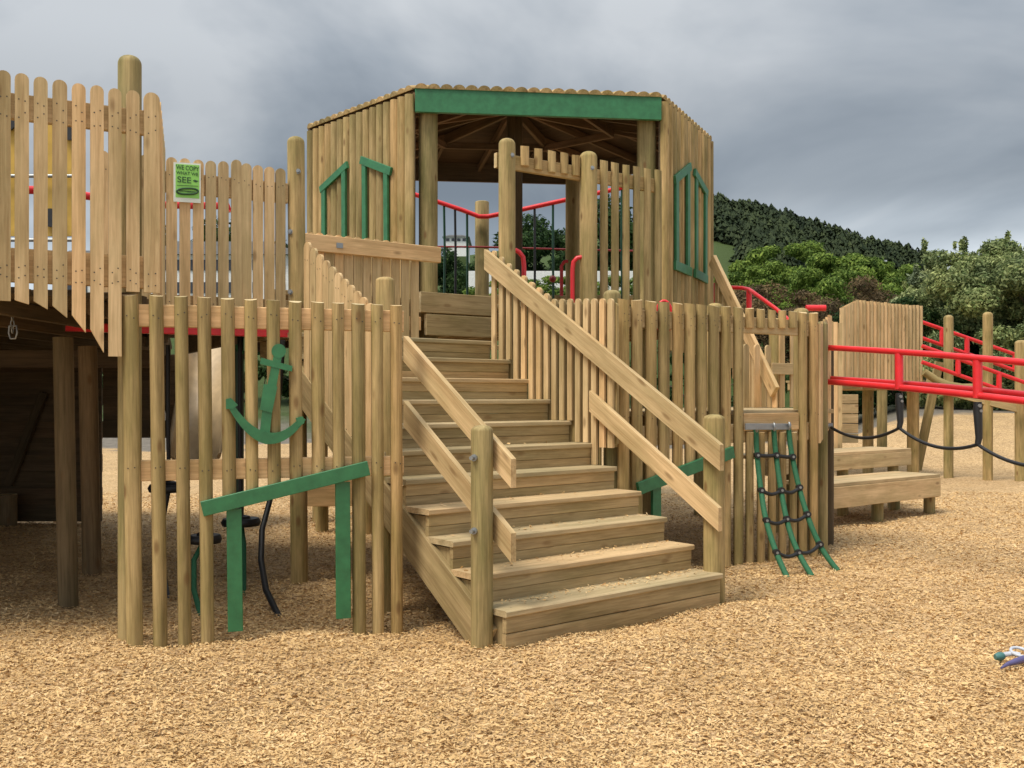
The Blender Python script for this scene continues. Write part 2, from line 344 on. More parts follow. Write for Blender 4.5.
def fpicket(parent, x, y, z0, z1, w, n, xd, t=.02, cut=0, mats=WP, nz=(), top='round', topcut=0, name='picket'):
    """flat paling; cut = rise of the bottom edge from right to left"""
    mb = MB(); n = Vector(n); a = w / 2
    if top == 'round': tp = [(a * math.cos(q), z1 - z0 - a + a * math.sin(q) * .95) for q in [i * math.pi / 8 for i in range(9)]]
    else: tp = [(a, z1 - z0 - topcut / 2), (-a, z1 - z0 + topcut / 2)]
    pts = [(-a, cut / 2), (a, -cut / 2)] + tp
    mb.plate(pts, V(x, y, z0) + n * t, xd, (0, 0, 1), n, t, capmi=0)
    for z in nz:
        for sx in (-.22, .22): nails(mb, V(x, y, z + random.uniform(-.02, .02)) + n * t + Vector(xd) * w * sx, n)
    return mb.build(name, mats, parent)
def hrail(parent, line, pxa, pxb, z0, z1, t, off, mats=WP, name='rail'):
    """horizontal rail board behind (off<0) or before (off>0) the fence line"""
    n = lnorm(line); xa, ya = onl(line, pxa); xb, yb = onl(line, pxb)
    o = n * off; zc = (z0 + z1) / 2
    mb = MB(); mb.board(V(xa, ya, zc) + o, V(xb, yb, zc) + o, z1 - z0, t, n, capmi=1)
    return mb.build(name, mats, parent)
def post(parent, x, y, z0, z1, r, dome=.05, mats=WPO, name='post', bolts=(), lean=(0, 0)):
    mb = MB(); mb.rod((x + lean[0] * (z0 - z1), y + lean[1], z0), (x, y, z1), r, 18, dome=dome or 0, capmi=1)
    o = mb.build(name, mats, parent)
    for (bx, bz) in bolts:
        k = MB(); yb = y - math.sqrt(max(0, r * r - bx * bx))
        k.rod((x + bx, yb + .01, bz), (x + bx, yb - .018, bz), .012, 10); k.rod((x + bx, yb + .005, bz), (x + bx, yb - .004, bz), .020, 12)
        k.build('bolt', 'metal', o)
    return o

# plan lines -----------------------------------------------------------------
u = V(-.645, .765, 0).normalized(); w_ = V(.765, .645, 0).normalized()
SL = ((-.02, 5.64), (-.02 + u.x * 3, 5.64 + u.y * 3)); SR = ((1.44, 6.85), (1.44 + u.x * 3, 6.85 + u.y * 3))
F1 = ((-2.19, 5.73), (-.67, 6.2)); ARC = ((-2.75, 5.4), (-2.10, 5.76)); MID = ((-2.5, 7.2), (-1.76, 7.6))
FR = ((.858, 7.8), (2.74, 9.1)); PF = ((-1.64, 8.4), (-.68, 9.1)); UP = ((-.04, 8.85), (1.44, 9.87))
V0, V1, V2 = V(-.99, 10.2, 0), V(1.555, 10.5, 0), V(2.41, 12.25, 0); V3, V4, V5 = V(.80, 13.6, 0), V(-1.70, 13.3, 0), V(-2.365, 11.7, 0)
HEX = [V0, V1, V2, V3, V4, V5]
WL = ((V0.x, V0.y), (V5.x, V5.y)); WR = ((V1.x, V1.y), (V2.x, V2.y)); WF = ((V0.x, V0.y), (V1.x, V1.y))

# ================================================================== SETTING
BUMPS = [(.45, 5.35, .05, .35), (.95, 5.75, .055, .30), (-.2, 5.2, .03, .25), (1.75, 6.6, .07, .35), (-1.2, 5.6, .035, .5), (-2.0, 5.3, .03, .4), (2.1, 7.6, .03, .4), (2.9, 6.2, -.03, .6), (.6, 4.4, -.025, .5), (-.9, 4.6, -.03, .5), (1.7, 4.9, .025, .5), (3.3, 5.0, .02, .6), (.2, 5.0, -.03, .3), (1.3, 5.4, -.03, .35)] + \
    [(x, y, .028, .16) for x, y in ((-.172, 5.73), (-2.24, 5.86), (-3.085, 6.87), (-3.43, 8.08), (-1.66, 7.68), (-.845, 6.66), (2.0, 8.5), (2.5, 8.9), (1.6, 8.2))]
def hz(X, Y):
    z = .015 * np.sin(X * 1.9 + .4) * np.sin(Y * 1.4) + .01 * np.sin(X * 4.1 + Y * 3.3) + .006 * np.sin(X * 9.7 - Y * 6.1) * np.sin(Y * 11.3 + X * 2)
    for bx, by, h, r in BUMPS: z = z + h * np.exp(-((X - bx) ** 2 + (Y - by) ** 2) / (r * r))
    return z
def terr(X, Y):
    """ground height"""
    px = CX + F * X / max(Y, 1)
    z = float(hz(X, Y))
    if Y < 22: z += 0
    pxs = [-3000, 100, 300, 430, 500, 570, 640, 715, 780, 850, 925, 1024, 1250, 5000]
    yrs = [330, 322, 300, 272, 262, 246, 240, 232, 245, 268, 284, 298, 320, 330]
    yr = float(np.interp(px, pxs, yrs))
    bank = 6.6 * sm((Y - 27) / 36)
    if Y > 27: z = z * .2 + bank
    if 18 < Y < 60: z += 1.0 * sm((Y - 18) / 10) * sm((px - 800) / 130) * (1 - sm((Y - 34) / 20))
    if Y > 60:
        zr = HC + (HY - yr) * .32
        z = z + (zr - z) * sm((Y - 60) / 260) * (1 if Y < 320 else max(0, 1 - (Y - 320) / 1100))
    return z
def grid(xs, ys):
    vs = []; 
    for y in ys:
        for x in xs(y): vs.append((x, y, terr(x, y)))
    return vs
ys = np.concatenate([np.linspace(-12, 3, 8)[:-1], np.linspace(3, 12, 150)[:-1], np.linspace(12, 16, 20), np.linspace(16.5, 60, 45), np.linspace(64, 330, 55), np.linspace(360, 1500, 12)])
nx = 260; vs = []; fs = []
for yy in ys:
    Wd = 8 + max(yy, 6) * 1.25
    for i in range(nx): xx = -Wd + 2 * Wd * i / (nx - 1); vs.append((xx, yy, terr(xx, yy)))
for j in range(len(ys) - 1):
    for i in range(nx - 1): a = j * nx + i; fs.append((a, a + 1, a + nx + 1, a + nx))
me = bpy.data.meshes.new('ground'); me.from_pydata(vs, [], fs); me.materials.append(M['ground']); me.polygons.foreach_set('use_smooth', [True] * len(fs))
go = bpy.data.objects.new('ground', me); COL.objects.link(go); go['kind'] = 'structure'

# loose chips: real little flakes lying over the near ground
def chips():
    n = 340000
    t = RNG.random(n); Y = 3.4 * (15 / 3.4) ** (t ** 1.0)            # density falls with distance
    X = (RNG.random(n) * 2 - 1) * (Y * .56 + .3)
    Z = hz(X, Y)
    # chips carried onto the lower treads
    k0 = 0
    for kk, cnt in ((0, 260), (1, 110), (2, 60), (3, 30), (5, 14)):
        A_ = np.array([-.02, 5.64]) + np.array([-.645, .765]) * .2513 * kk; q_ = RNG.random(cnt) ** .8; e_ = .05 + .2 * RNG.random(cnt) ** .6
        X[k0:k0 + cnt] = A_[0] + .765 * q_ * 1.88 - .645 * e_; Y[k0:k0 + cnt] = A_[1] + .645 * q_ * 1.88 + .765 * e_; Z[k0:k0 + cnt] = .24 + .17 * kk - .003; k0 += cnt
    Ln = RNG.gamma(6, .0023, n) * (.8 + Y * .04) + .006; Wd = Ln * RNG.uniform(.18, .5, n)
    a = RNG.random(n) * math.pi * 2; ti = RNG.normal(0, .26, n); ro = RNG.normal(0, .45, n)
    cx, sx = np.cos(a), np.sin(a)
    d = np.stack([cx * np.cos(ti), sx * np.cos(ti), np.sin(ti)], 1)
    s0 = np.stack([-sx, cx, np.zeros(n)], 1); up = np.cross(d, s0)
    s_ = s0 * np.cos(ro)[:, None] + up * np.sin(ro)[:, None]
    c = np.stack([X, Y, Z + .004 + RNG.random(n) * .014], 1)
    hl, hw = (d * (Ln / 2)[:, None]), (s_ * (Wd / 2)[:, None])
    k = RNG.uniform(.3, 1, n)[:, None]
    vv = np.stack([c - hl - hw * k, c + hl * .9 - hw, c + hl + hw * k * .8, c - hl * .8 + hw], 1).reshape(-1, 3)
    me = bpy.data.meshes.new('wood_chips'); me.vertices.add(4 * n); me.vertices.foreach_set('co', vv.ravel().astype(np.float32))
    me.loops.add(4 * n); me.loops.foreach_set('vertex_index', np.arange(4 * n, dtype=np.int32))
    me.polygons.add(n); me.polygons.foreach_set('loop_start', np.arange(0, 4 * n, 4, dtype=np.int32)); me.update(calc_edges=True)
    me.materials.append(M['chip']); o = bpy.data.objects.new('wood_chips', me); COL.objects.link(o); o['kind'] = 'stuff'
    o['label'] = 'pale loose wood chips covering the playground'; o['category'] = 'wood chips'
chips()

# ================================================================== STAIRCASE
RUN = .251; RISE = .17; Z0 = .24
def nos(k, side):  # nosing point of step k
    b_ = V(*SL[0], 0) if side == 'L' else V(*SR[0], 0)
    p = b_ + u * RUN * k; p.z = Z0 + RISE * k; return p
st = thing('staircase', 'wide wooden staircase climbing from the wood chips to the roofed cabin', 'staircase', (.7, 6.2, 0))
for k in range(11):
    a, b_ = nos(k, 'L'), nos(k, 'R')
    dep = .28
    mb = MB(); c0 = a + u * (dep / 2) - V(0, 0, .018); c1 = b_ + u * (dep / 2) - V(0, 0, .018)
    mb.board(c0 - w_ * .012, c1 + w_ * .012, .036, dep, u, ch=.006, capmi=0)
    # two planks per tread with a fine joint
    for q_ in (.04, .35, .65, .96):
        for e_ in (.07, .20): nails(mb, a + (b_ - a) * q_ + u * (e_ + random.uniform(-.01, .01)) - V(0, 0, .003), V(0, 0, 1), r=.005)
    mb.build('tread', ['tread', 'end', 'nail'], st)
    rb = MB()
    zb = a.z - .036
    if k == 0: hts = [(zb, .11), (.105, -.03)]
    else: hts = [(zb, zb - .072), (zb - .074, zb - .136)]
    for q, (zt, zl) in enumerate(hts):
        o = u * (.036 + .003 * q)
        rb.board(V(a.x, a.y, (zt + zl) / 2) + o, V(b_.x, b_.y, (zt + zl) / 2) + o, zt - zl, .035, -u, ch=.003, rn=random.uniform(.1, .9))
    rb.build('riser', ['step', 'end'], st)
# cheeks and stringers (left side seen, right mirrored)
for side, sg in (('L', -1), ('R', 1)):
    base = nos(0, side); pts = []
    for k in range(10): pts += [(RUN * k + .05, Z0 + RISE * k - .047 - (RISE if False else 0))]
    top = []
    for k in range(10): top += [(RUN * k + .04, Z0 + RISE * k - .050), (RUN * (k + 1) + .04, Z0 + RISE * k - .050)]
    bot = [(RUN * 10 + .04, Z0 + RISE * 10 - .46), (.42, -.0), (.04, -.03)]
    poly = top + bot
    if sg < 0: o = V(base.x, base.y, 0) + w_ * .016
    else: o = V(base.x, base.y, 0) - w_ * .016
    mb = MB(); mb.plate(poly[::-1] if sg < 0 else poly, o, u, (0, 0, 1), w_ * sg, .03); mb.build('cheek', ['step'], st)
    p0 = V(base.x, base.y, 0) + u * .18 + V(0, 0, Z0 + RISE * .18 / RUN - .34); p1 = V(base.x, base.y, 0) + u * 2.5 + V(0, 0, Z0 + RISE * 2.5 / RUN - .34)
    mb = MB(); mb.board(p0 + w_ * sg * .004, p1 + w_ * sg * .004, .24, .038, w_ * sg, capmi=1); mb.build('stringer', ['step', 'end'], st)
# carriage under the middle
mb = MB(); p0 = (nos(0, 'L') + nos(0, 'R')) / 2 + u * .3 - V(0, 0, .05); p1 = p0 + u * 2.1 + V(0, 0, RISE / RUN * 2.1)
mb.board(p0 - V(0, 0, .2), p1 - V(0, 0, .2), .2, .045, w_); mb.build('stringer', ['step', 'end'], st)
# low posts
pL = post(st, -.172, 5.73, -.3, 1.29, .064, dome=.035)
for bz, by in ((1.105, 0), (.69, 0)):
    k = MB(); k.rod((-.172 - .045, 5.73 - .055, bz), (-.172 - .06, 5.73 - .085, bz), .012, 10); k.rod((-.172 - .04, 5.73 - .05, bz), (-.172 - .046, 5.73 - .062, bz), .020, 12); k.build('bolt', 'metal', pL)
pR = post(st, 1.41, 6.98, -.3, 1.33, .075, dome=.035)
# plank handrails (left pair, right lower one)
def drail(parent, line, pxa, za, pxb, zb, w, t, off, mats=WP, name='handrail'):
    n = lnorm(line); xa, ya = onl(line, pxa); xb, yb = onl(line, pxb); o = n * off
    p0, p1 = V(xa, ya, za) + o, V(xb, yb, zb) + o; d = (p1 - p0).normalized(); upv = V(0, 0, 1); vert = w / math.sqrt(max(.05, 1 - d.z * d.z))
    # parallelogram ends cut plumb
    h = (p1 - p0); hx = V(h.x, h.y, 0); Lh = hx.length; xd = hx.normalized(); s_ = h.z / Lh
    mb = MB(); pts = [(0, -vert), (Lh, s_ * Lh - vert), (Lh, s_ * Lh), (0, 0)]
    nn = n
    if xd.cross(V(0, 0, 1)).dot(nn) < 0: pts = pts[::-1]
    fr = [p0 + xd * a + V(0, 0, b) + nn * t / 2 for a, b in pts]; bk = [p - nn * t for p in fr]
    g0 = [(b - s_ * a, 0, a) for a, b in pts]; g1 = [(b - s_ * a, t, a) for a, b in pts]
    mb.sweep([bk, fr], [g1, g0], mi=0)
    # pale sawn ends and top edge stay the same timber
    return mb.build(name, mats, parent)
SLi = SL
drail(st, SLi, 402, 1.845, 509.5, 1.10, .135, .038, -.03)
drail(st, SLi, 402, 1.425, 509.5, .68, .135, .038, -.03)
drail(st, SR, 594, 1.50, 723.5, .695, .135, .04, .035)
# landing and boards up to the cabin deck
ld = thing('landing', 'small timber landing above the top step of the wide stairs', 'landing', (-.6, 8.4, 0))
def deckpoly(parent, pts, z, t=.04, mat='old', name='deck', dirv=None, bw=.14, joist=True, jh=.14):
    """plank deck: boards clipped to convex polygon"""
    pts = [Vector((p[0], p[1])) for p in pts]; dirv = Vector((dirv[0], dirv[1])).normalized() if dirv else Vector((1, 0)); pv = Vector((-dirv.y, dirv.x))
    lo = min(p.dot(pv) for p in pts); hi = max(p.dot(pv) for p in pts); mb = MB(); q = lo + bw / 2
    def span(qv):
        xs_ = []
        for i in range(len(pts)):
            a, b = pts[i], pts[(i + 1) % len(pts)]; da, db = a.dot(pv) - qv, b.dot(pv) - qv
            if (da < 0) != (db < 0): s_ = da / (da - db); xs_.append((a + (b - a) * s_).dot(dirv))
        return (min(xs_), max(xs_)) if len(xs_) >= 2 else None
    while q < hi:
        sp = span(q)
        if sp and sp[1] - sp[0] > .1:
            a = dirv * sp[0] + pv * q; b = dirv * sp[1] + pv * q
            mb.board((a.x, a.y, z - t / 2), (b.x, b.y, z - t / 2), bw - .007, t, (0, 0, 1), capmi=0)
        q += bw
    o = mb.build(name, [mat, 'end'], parent)
    if joist:
        lo2 = min(p.dot(dirv) for p in pts); hi2 = max(p.dot(dirv) for p in pts); q = lo2 + .1
        old = pv.copy()
        while q < hi2:
            xs_ = []
            for i in range(len(pts)):
                a, b = pts[i], pts[(i + 1) % len(pts)]; da, db = a.dot(dirv) - q, b.dot(dirv) - q
                if (da < 0) != (db < 0): s_ = da / (da - db); xs_.append((a + (b - a) * s_).dot(pv))
            if len(xs_) >= 2 and max(xs_) - min(xs_) > .15:
                a = dirv * q + pv * (min(xs_) + .03); b = dirv * q + pv * (max(xs_) - .03)
                jb = MB(); jb.board((a.x, a.y, z - t - .003 - jh / 2), (b.x, b.y, z - t - .003 - jh / 2), jh, .045, dirv.to_3d()); jb.build('joist', [mat, 'end'], parent)
            q += .5
    return o
a, b_ = nos(10, 'L'), nos(10, 'R'); pf0 = onl(PF, 250); pf1 = onl(PF, 497)
deckpoly(ld, [(a.x + u.x * .29, a.y + u.y * .29), (b_.x + u.x * .29, b_.y + u.y * .29), (pf1[0], pf1[1] - .03), (pf0[0], pf0[1] - .03)], 1.935, mat='step', dirv=w_)
for z0, z1, x0, x1, of in ((2.215, 2.40, 421, 494, 0), (2.01, 2.20, 426, 494, .012)):
    hrail(ld, PF, x0, x1, z0, z1, .045, -.02 + of, mats=['step', 'end'], name='riser')

# right stair balustrade -----------------------------------------------------
bal = thing('balustrade', 'sloping picket balustrade with broad top rail on the right of the staircase', 'balustrade', (.6, 7.8, 0))
drail(bal, SR, 489, 2.745, 725, 1.125, .15, .042, .035, name='top_rail')
nr = lnorm(SR)
def zr_at(px):   # top rail height above a point on SR
    x, y = onl(SR, px); xa, ya = onl(SR, 489); xb, yb = onl(SR, 725); s_ = math.hypot(x - xa, y - ya) / math.hypot(xb - xa, yb - ya); return 2.745 - 1.62 * s_
px = 494.0
while px < 618:
    x, y = onl(SR, px); s_ = (V(x, y, 0) - V(*SR[0], 0)).dot(u)
    zt = max(zr_at(px) + .03 + random.uniform(-.006, .006), 2.235 - (px - 575) * .0008); kk = s_ / RUN
    zb = Z0 + RISE * math.floor(kk + .02) + .003
    if px > 596: zb = 1.06
    ww = .054
    fpicket(bal, x + nr.x * -.014, y + nr.y * -.014, zb, zt, ww, nr, u * -1, t=.022, topcut=0, mats=WP)
    px += 7.3 + (px - 494) * .009
px = 498.5
while px < 612:   # back run closing the gaps
    x, y = onl(SR, px); s_ = (V(x, y, 0) - V(*SR[0], 0)).dot(u)
    zt = max(zr_at(px) + .01, 2.205 - (px - 575) * .0008); kk = s_ / RUN
    fpicket(bal, x - nr.x * .045, y - nr.y * .045, min(Z0 + RISE * math.floor(kk + .02) - .25, 1.9) if px < 596 else 1.09, zt, .06, nr, u * -1, t=.02, mats=['round', 'end', 'nail'])
    px += 7.6 + (px - 494) * .009

# left stair picket run -------------------------------------------------------
lf = thing('picket_fence', 'pale picket fence sloping down beside the stairs behind the tall bolted post', 'fence', (-1.3, 7.1, 0))
nl = lnorm(SL)
for px in np.linspace(309, 371, 11):
    x, y = onl(SL, px); s_ = (px - 303) / (372 - 303); ztop = pt(SL, px, 236 + 68 * s_).z
    fpicket(lf, x, y, ztop - 1.05, ztop, .085, nl, u * -1, t=.02, nz=(ztop - .12,))
p0 = pt(SL, 304, 262); p1 = pt(SL, 376, 332)
mb = MB(); mb.board(p0 - nl * .03, p1 - nl * .03, .10, .04, nl); mb.build('rail', WP, lf)
p0 = pt(SL, 304, 375); p1 = pt(SL, 380, 440)
mb = MB(); mb.board(p0 - nl * .03, p1 - nl * .03, .12, .04, nl); mb.build('rail', WP, lf)
post(lf, -.845, 6.66, -.3, 2.25, .064, dome=.03)

# ================================================================== FRONT LEFT PLAYHOUSE FENCE
f1 = thing('picket_fence', 'front fence of round palings with a green doorway and an anchor on it', 'fence', (-1.4, 5.95, 0))
n1 = lnorm(F1)
P1 = [130, 156, 181, 204, 227.5, 250.6, 273, 295, 317.5, 338, 358, 377, 396]
LS = .42
def lint(px): return 511 - (px - 202) * (511 - 470) / (368 - 202)   # lintel centre line
for i, px in enumerate(P1):
    x, y = onl(F1, px); ztop = HC + (HY - (294 + (px - 130) * .042)) * y / F
    z0 = -.08
    if 215 < px < 350: z0 = pt(F1, px, lint(px) + 3).z
    lean = -(.030 - (px - 130) * .00009)
    hpicket(f1, x, y, z0, ztop, .092 if i == 0 else .078, n1, lean=lean * -1 * LS, nz=(1.92, 1.03), d=.034)
hrail(f1, F1, 128, 404, 1.855, 1.985, .042, -.024)
hrail(f1, F1, 128, 404, .965, 1.085, .042, -.024)
post(f1, -2.24, 5.86, -.3, 3.45, .066, dome=.05, name='post')
dg = thing('door_frame', 'green slanted lintel on two jambs on the left paling fence', 'door frame', (-1.35, 5.9, 0))
def pbar(parent, line, a, b, w, t, proud, mat, name, n=None):
    n = lnorm(line); p0, p1 = pto(line, n, *a, proud), pto(line, n, *b, proud)
    mb = MB(); mb.board(p0, p1, w, t, n, ch=.003); return mb.build(name, mat, parent)
pbar(dg, F1, (202, 509), (368.5, 468), .088, .03, .056, 'green', 'lintel')
pbar(dg, F1, (234, 509), (235.5, 631), .086, .03, .030, 'green', 'jamb')
pbar(dg, F1, (342.5, 482), (343.5, 618), .088, .03, .030, 'green', 'jamb')
# anchor
ac = V(0, 0, 0); NA = n1; xd = ldir(F1)
def a2(px, py):
    p = pt(F1, px, py); return p
an = MB(); o = n1 * .058
def poly_px(mb, pts, off, t):
    P = [pto(F1, n1, *p, off) for p in pts]; org = P[0]
    q = [((p - org).dot(xd), p.z - org.z) for p in P]
    ar = sum(q[i][0] * q[(i + 1) % len(q)][1] - q[(i + 1) % len(q)][0] * q[i][1] for i in range(len(q)))
    if ar < 0: q = q[::-1]
    mb.plate(q, org, xd, (0, 0, 1), n1, t)
cxr, cyr = 278.8, 351
poly_px(an, [(cxr + 7.2 * math.cos(i * math.pi / 10), cyr + 7.2 * math.sin(i * math.pi / 10)) for i in range(20)], .062, .022)
poly_px(an, [(261, 357.5), (292.5, 366), (292, 371.5), (260, 364)], .064, .024)
poly_px(an, [(274, 355), (282, 356), (273, 405), (269, 440), (259, 440), (263, 405)], .060, .020)
poly_px(an, [(264, 384), (277.5, 386.5), (272, 413), (260, 409.5)], .066, .026)
outer = []; inner = []
for i in range(15):
    s_ = i / 14; th = 1 - abs(2 * s_ - 1)
    bx = 229 + (303.5 - 229) * s_; by = 403 + 15 * s_ + 4 * 27.5 * s_ * (1 - s_)
    h = 2.8 + 3.4 * th
    nx_ = -(15 + 118 * (1 - 2 * s_)) ; ny_ = 74.5; l_ = math.hypot(nx_, ny_)
    outer.append((bx + nx_ / l_ * h, by + ny_ / l_ * h)); inner.append((bx - nx_ / l_ * h, by - ny_ / l_ * h))
poly_px(an, outer + inner[::-1], .068, .028)
poly_px(an, [(226, 399), (231, 398), (238, 405), (233, 409), (226, 409)], .070, .030)
poly_px(an, [(296, 418), (303, 416.5), (304.5, 423), (298, 427)], .070, .030)
an = an.build('anchor', 'green'); tag(an, 'green painted anchor cutout fixed across the front palings', 'anchor')

# ================================================================== ARCHED TALL FENCE (far left)
af = thing('picket_fence', 'tall pale fence at far left whose palings end in an arch over the dark opening', 'fence', (-2.5, 5.6, 0))
na = lnorm(ARC); xa_ = ldir(ARC)
PA = [(-33, 65, 306, -2), (-15, 68, 303, -2), (3.5, 71, 301, 0), (21.7, 74, 302.5, 2), (40.5, 77.5, 305.5, 4), (59.6, 80.4, 312, 6), (78.5, 84, 324, 9), (96.7, 86, 341, 12), (114.6, 89, 356.5, 0), (132.5, 91, 292, 0), (151.3, 93, 293, 0)]
for px, ty, by, cut in PA:
    x, y = onl(ARC, px); zt = HC + (HY - ty) * y / F; zb = HC + (HY - by) * y / F
    fpicket(af, x, y, zb, zt, (.071 if px < 140 else .084) * random.uniform(.96, 1.04), na, xa_, t=.022, cut=cut * y / F * 1.9, nz=(3.05, 2.98, 2.16, 2.1))
hrail(af, ARC, -60, 156, 2.96, 3.10, .045, -.024); hrail(af, ARC, -60, 158, 2.075, 2.26, .045, -.024)
# return with pickets towards the walkway
RT = ((-2.06, 5.80), (-2.50, 7.16))
x0, y0 = RT[0]; x1, y1 = RT[1]
for i in range(7):
    s_ = (i + .7) / 7.6; nn = V(y1 - y0, -(x1 - x0), 0).normalized(); hh = 3.2
    fpicket(af, x0 + (x1 - x0) * s_, y0 + (y1 - y0) * s_, 1.98, hh, .085, nn, -V(x1 - x0, y1 - y0, 0).normalized() * -1, t=.02)
# ================================================================== WALKWAY FENCE behind, with the sign
mf = thing('picket_fence', 'walkway fence of round topped palings carrying the green notice', 'fence', (-2.1, 7.4, 0))
nm = lnorm(MID); xm = ldir(MID)
PM = [(103, 151), (117, 152.5), (131, 154), (145, 155), (158, 156.5), (171.3, 157.5), (184.6, 158.6), (198, 160), (210.4, 161), (223, 161.5), (236, 160), (246, 163.6), (257.5, 165.5), (269, 167), (280, 168.6)]
for px, ty in PM:
    x, y = onl(MID, px); fpicket(mf, x, y, 2.0, HC + (HY - ty) * y / F, .074, nm, xm, t=.021, nz=(3.05, 2.12))
hrail(mf, MID, 98, 288, 2.93, 3.08, .045, -.024); hrail(mf, MID, 98, 288, 2.045, 2.19, .045, -.024)
post(mf, -1.66, 7.68, -.3, 3.45, .066, dome=.05, bolts=((.03, 3.17), (-.03, 2.71), (-.03, 2.25)), lean=(-.008, 0))
sgn = thing('sign', 'green notice about copying what we see screwed to the walkway palings', 'sign', pt(MID, 186, 184) + nm * .03)
def signplate(x0, y0, x1, y1, off, t, mat, name, par, sk=0):
    c = [pt(MID, 187, 184)] ; org = pt(MID, x0, y1)
    P = [pt(MID, x0, y1), pt(MID, x1, y1 + sk), pt(MID, x1, y0 + sk), pt(MID, x0, y0)]
    q = [((p - org).dot(xm), p.z - org.z) for p in P]
    mb = MB(); mb.plate(q, org + nm * off, xm, (0, 0, 1), nm, t); return mb.build(name, mat, par)
board = signplate(172.8, 163.2, 199.6, 202.4, .040, .012, 'signwhite', 'board', sgn, 1.6)
signplate(174.6, 165, 198.2, 198.2, .0415, .001, 'signgreen', 'panel', sgn, 1.4)
def text(s, px, py, hpx, wpx, off, mat, parent):
    cu = bpy.data.curves.new('t', 'FONT'); cu.body = s; cu.align_x = 'CENTER'; cu.align_y = 'CENTER'; cu.size = 1; cu.extrude = .004; cu.offset = .006
    to = bpy.data.objects.new('t', cu); COL.objects.link(to); dg_ = bpy.context.evaluated_depsgraph_get(); me = bpy.data.meshes.new_from_object(to.evaluated_get(dg_))
    bpy.data.objects.remove(to); c = pt(MID, px, py) + nm * off
    xs_ = [v.co.x for v in me.vertices]; ys_ = [v.co.y for v in me.vertices]; Wd_ = max(xs_) - min(xs_); Hg = max(ys_) - min(ys_); cx_ = (max(xs_) + min(xs_)) / 2; cy_ = (max(ys_) + min(ys_)) / 2
    sx_ = wpx * c.y / F / Wd_ / xm.x * .93; sy_ = hpx * c.y / F / Hg; loc = parent.location
    for v in me.vertices:
        p = c + xm * (v.co.x - cx_) * sx_ + V(0, 0, 1) * (v.co.y - cy_) * sy_ + nm * v.co.z * .2 - loc; v.co = p
    me.materials.clear(); me.materials.append(M[mat]); ob = bpy.data.objects.new('lettering', me); COL.objects.link(ob); ob.parent = parent; return ob
text('WE COPY', 186.5, 169.2, 4.6, 21, .0435, 'signink', sgn); text('WHAT WE', 186.2, 174.6, 3.2, 20, .0435, 'signink', sgn); text('SEE', 183.2, 180.9, 6, 12.5, .0435, 'signink', sgn)
# small arrow-like mark, line, oval emblem
mb = MB()
def mk(pts, off=.0435):
    org = pt(MID, *pts[0]); q = [((pt(MID, *p) - org).dot(xm), pt(MID, *p).z - org.z) for p in pts]
    ar = sum(q[i][0] * q[(i + 1) % len(q)][1] - q[(i + 1) % len(q)][0] * q[i][1] for i in range(len(q)))
    if ar < 0: q = q[::-1]
    mb.plate(q, org + nm * off, xm, (0, 0, 1), nm, .001)
mk([(191.5, 181.8), (193.5, 180.8), (197.6, 182.2), (194.5, 183.6)]); mk([(176, 186), (197, 187), (197, 187.5), (176, 186.5)])
mb.build('mark', 'signink', sgn)
mb = MB()
ov = []
for i in range(28):
    a = 2 * math.pi * i / 28; p = pt(MID, 186.3 + 10.5 * math.copysign(abs(math.cos(a)) ** .7, math.cos(a)), 192.4 + 2.9 * math.sin(a)); ov.append(p + nm * .044)
mb.tube(ov + [ov[0], ov[1]], .0075, 6); mb.build('emblem_ring', 'signink', sgn)
text('MMWWMMWW', 186.3, 192.5, 1.6, 15, .0435, 'signink', sgn)

# ================================================================== LEFT DECKS
dk = thing('deck', 'broad dark timber deck behind the arched fence at far left', 'deck', (-4.5, 8.5, 0))
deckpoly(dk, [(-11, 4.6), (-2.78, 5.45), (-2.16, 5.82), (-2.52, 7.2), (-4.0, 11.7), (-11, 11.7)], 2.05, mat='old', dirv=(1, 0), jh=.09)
for x, y, r in ((-3.085, 6.87, .066), (-3.43, 8.08, .073), (-5.65, 11.2, .1)): post(dk, x, y, -.3, 1.86 if y < 9 else .36, r, dome=0, lean=(-.02 if y < 9 else 0, 0), name='post', mats=['post_shaded', 'end'])
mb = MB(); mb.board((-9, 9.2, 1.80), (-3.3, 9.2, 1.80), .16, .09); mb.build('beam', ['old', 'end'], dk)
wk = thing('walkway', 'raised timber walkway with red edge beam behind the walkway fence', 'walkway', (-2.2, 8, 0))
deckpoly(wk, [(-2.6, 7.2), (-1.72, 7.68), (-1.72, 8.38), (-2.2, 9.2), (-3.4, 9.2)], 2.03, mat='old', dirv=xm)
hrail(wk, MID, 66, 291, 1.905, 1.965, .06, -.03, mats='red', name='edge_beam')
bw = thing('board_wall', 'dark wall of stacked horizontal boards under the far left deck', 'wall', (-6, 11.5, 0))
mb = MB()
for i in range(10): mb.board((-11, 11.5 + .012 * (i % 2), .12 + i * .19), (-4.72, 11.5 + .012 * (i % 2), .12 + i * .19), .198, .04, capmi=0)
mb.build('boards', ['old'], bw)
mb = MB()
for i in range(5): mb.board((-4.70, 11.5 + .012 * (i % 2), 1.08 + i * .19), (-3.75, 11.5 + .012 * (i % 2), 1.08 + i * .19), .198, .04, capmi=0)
mb.build('dark_panel', ['old'], bw)  # panel of dark boards hung to the right of the wall
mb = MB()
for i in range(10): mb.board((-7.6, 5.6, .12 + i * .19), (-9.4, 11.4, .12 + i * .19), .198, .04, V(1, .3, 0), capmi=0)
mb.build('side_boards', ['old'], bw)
mb = MB(); mb.board((-5.75, 11.42, .45), (-5.35, 11.42, 1.5), .09, .05); mb.build('brace', ['old', 'end'], bw)
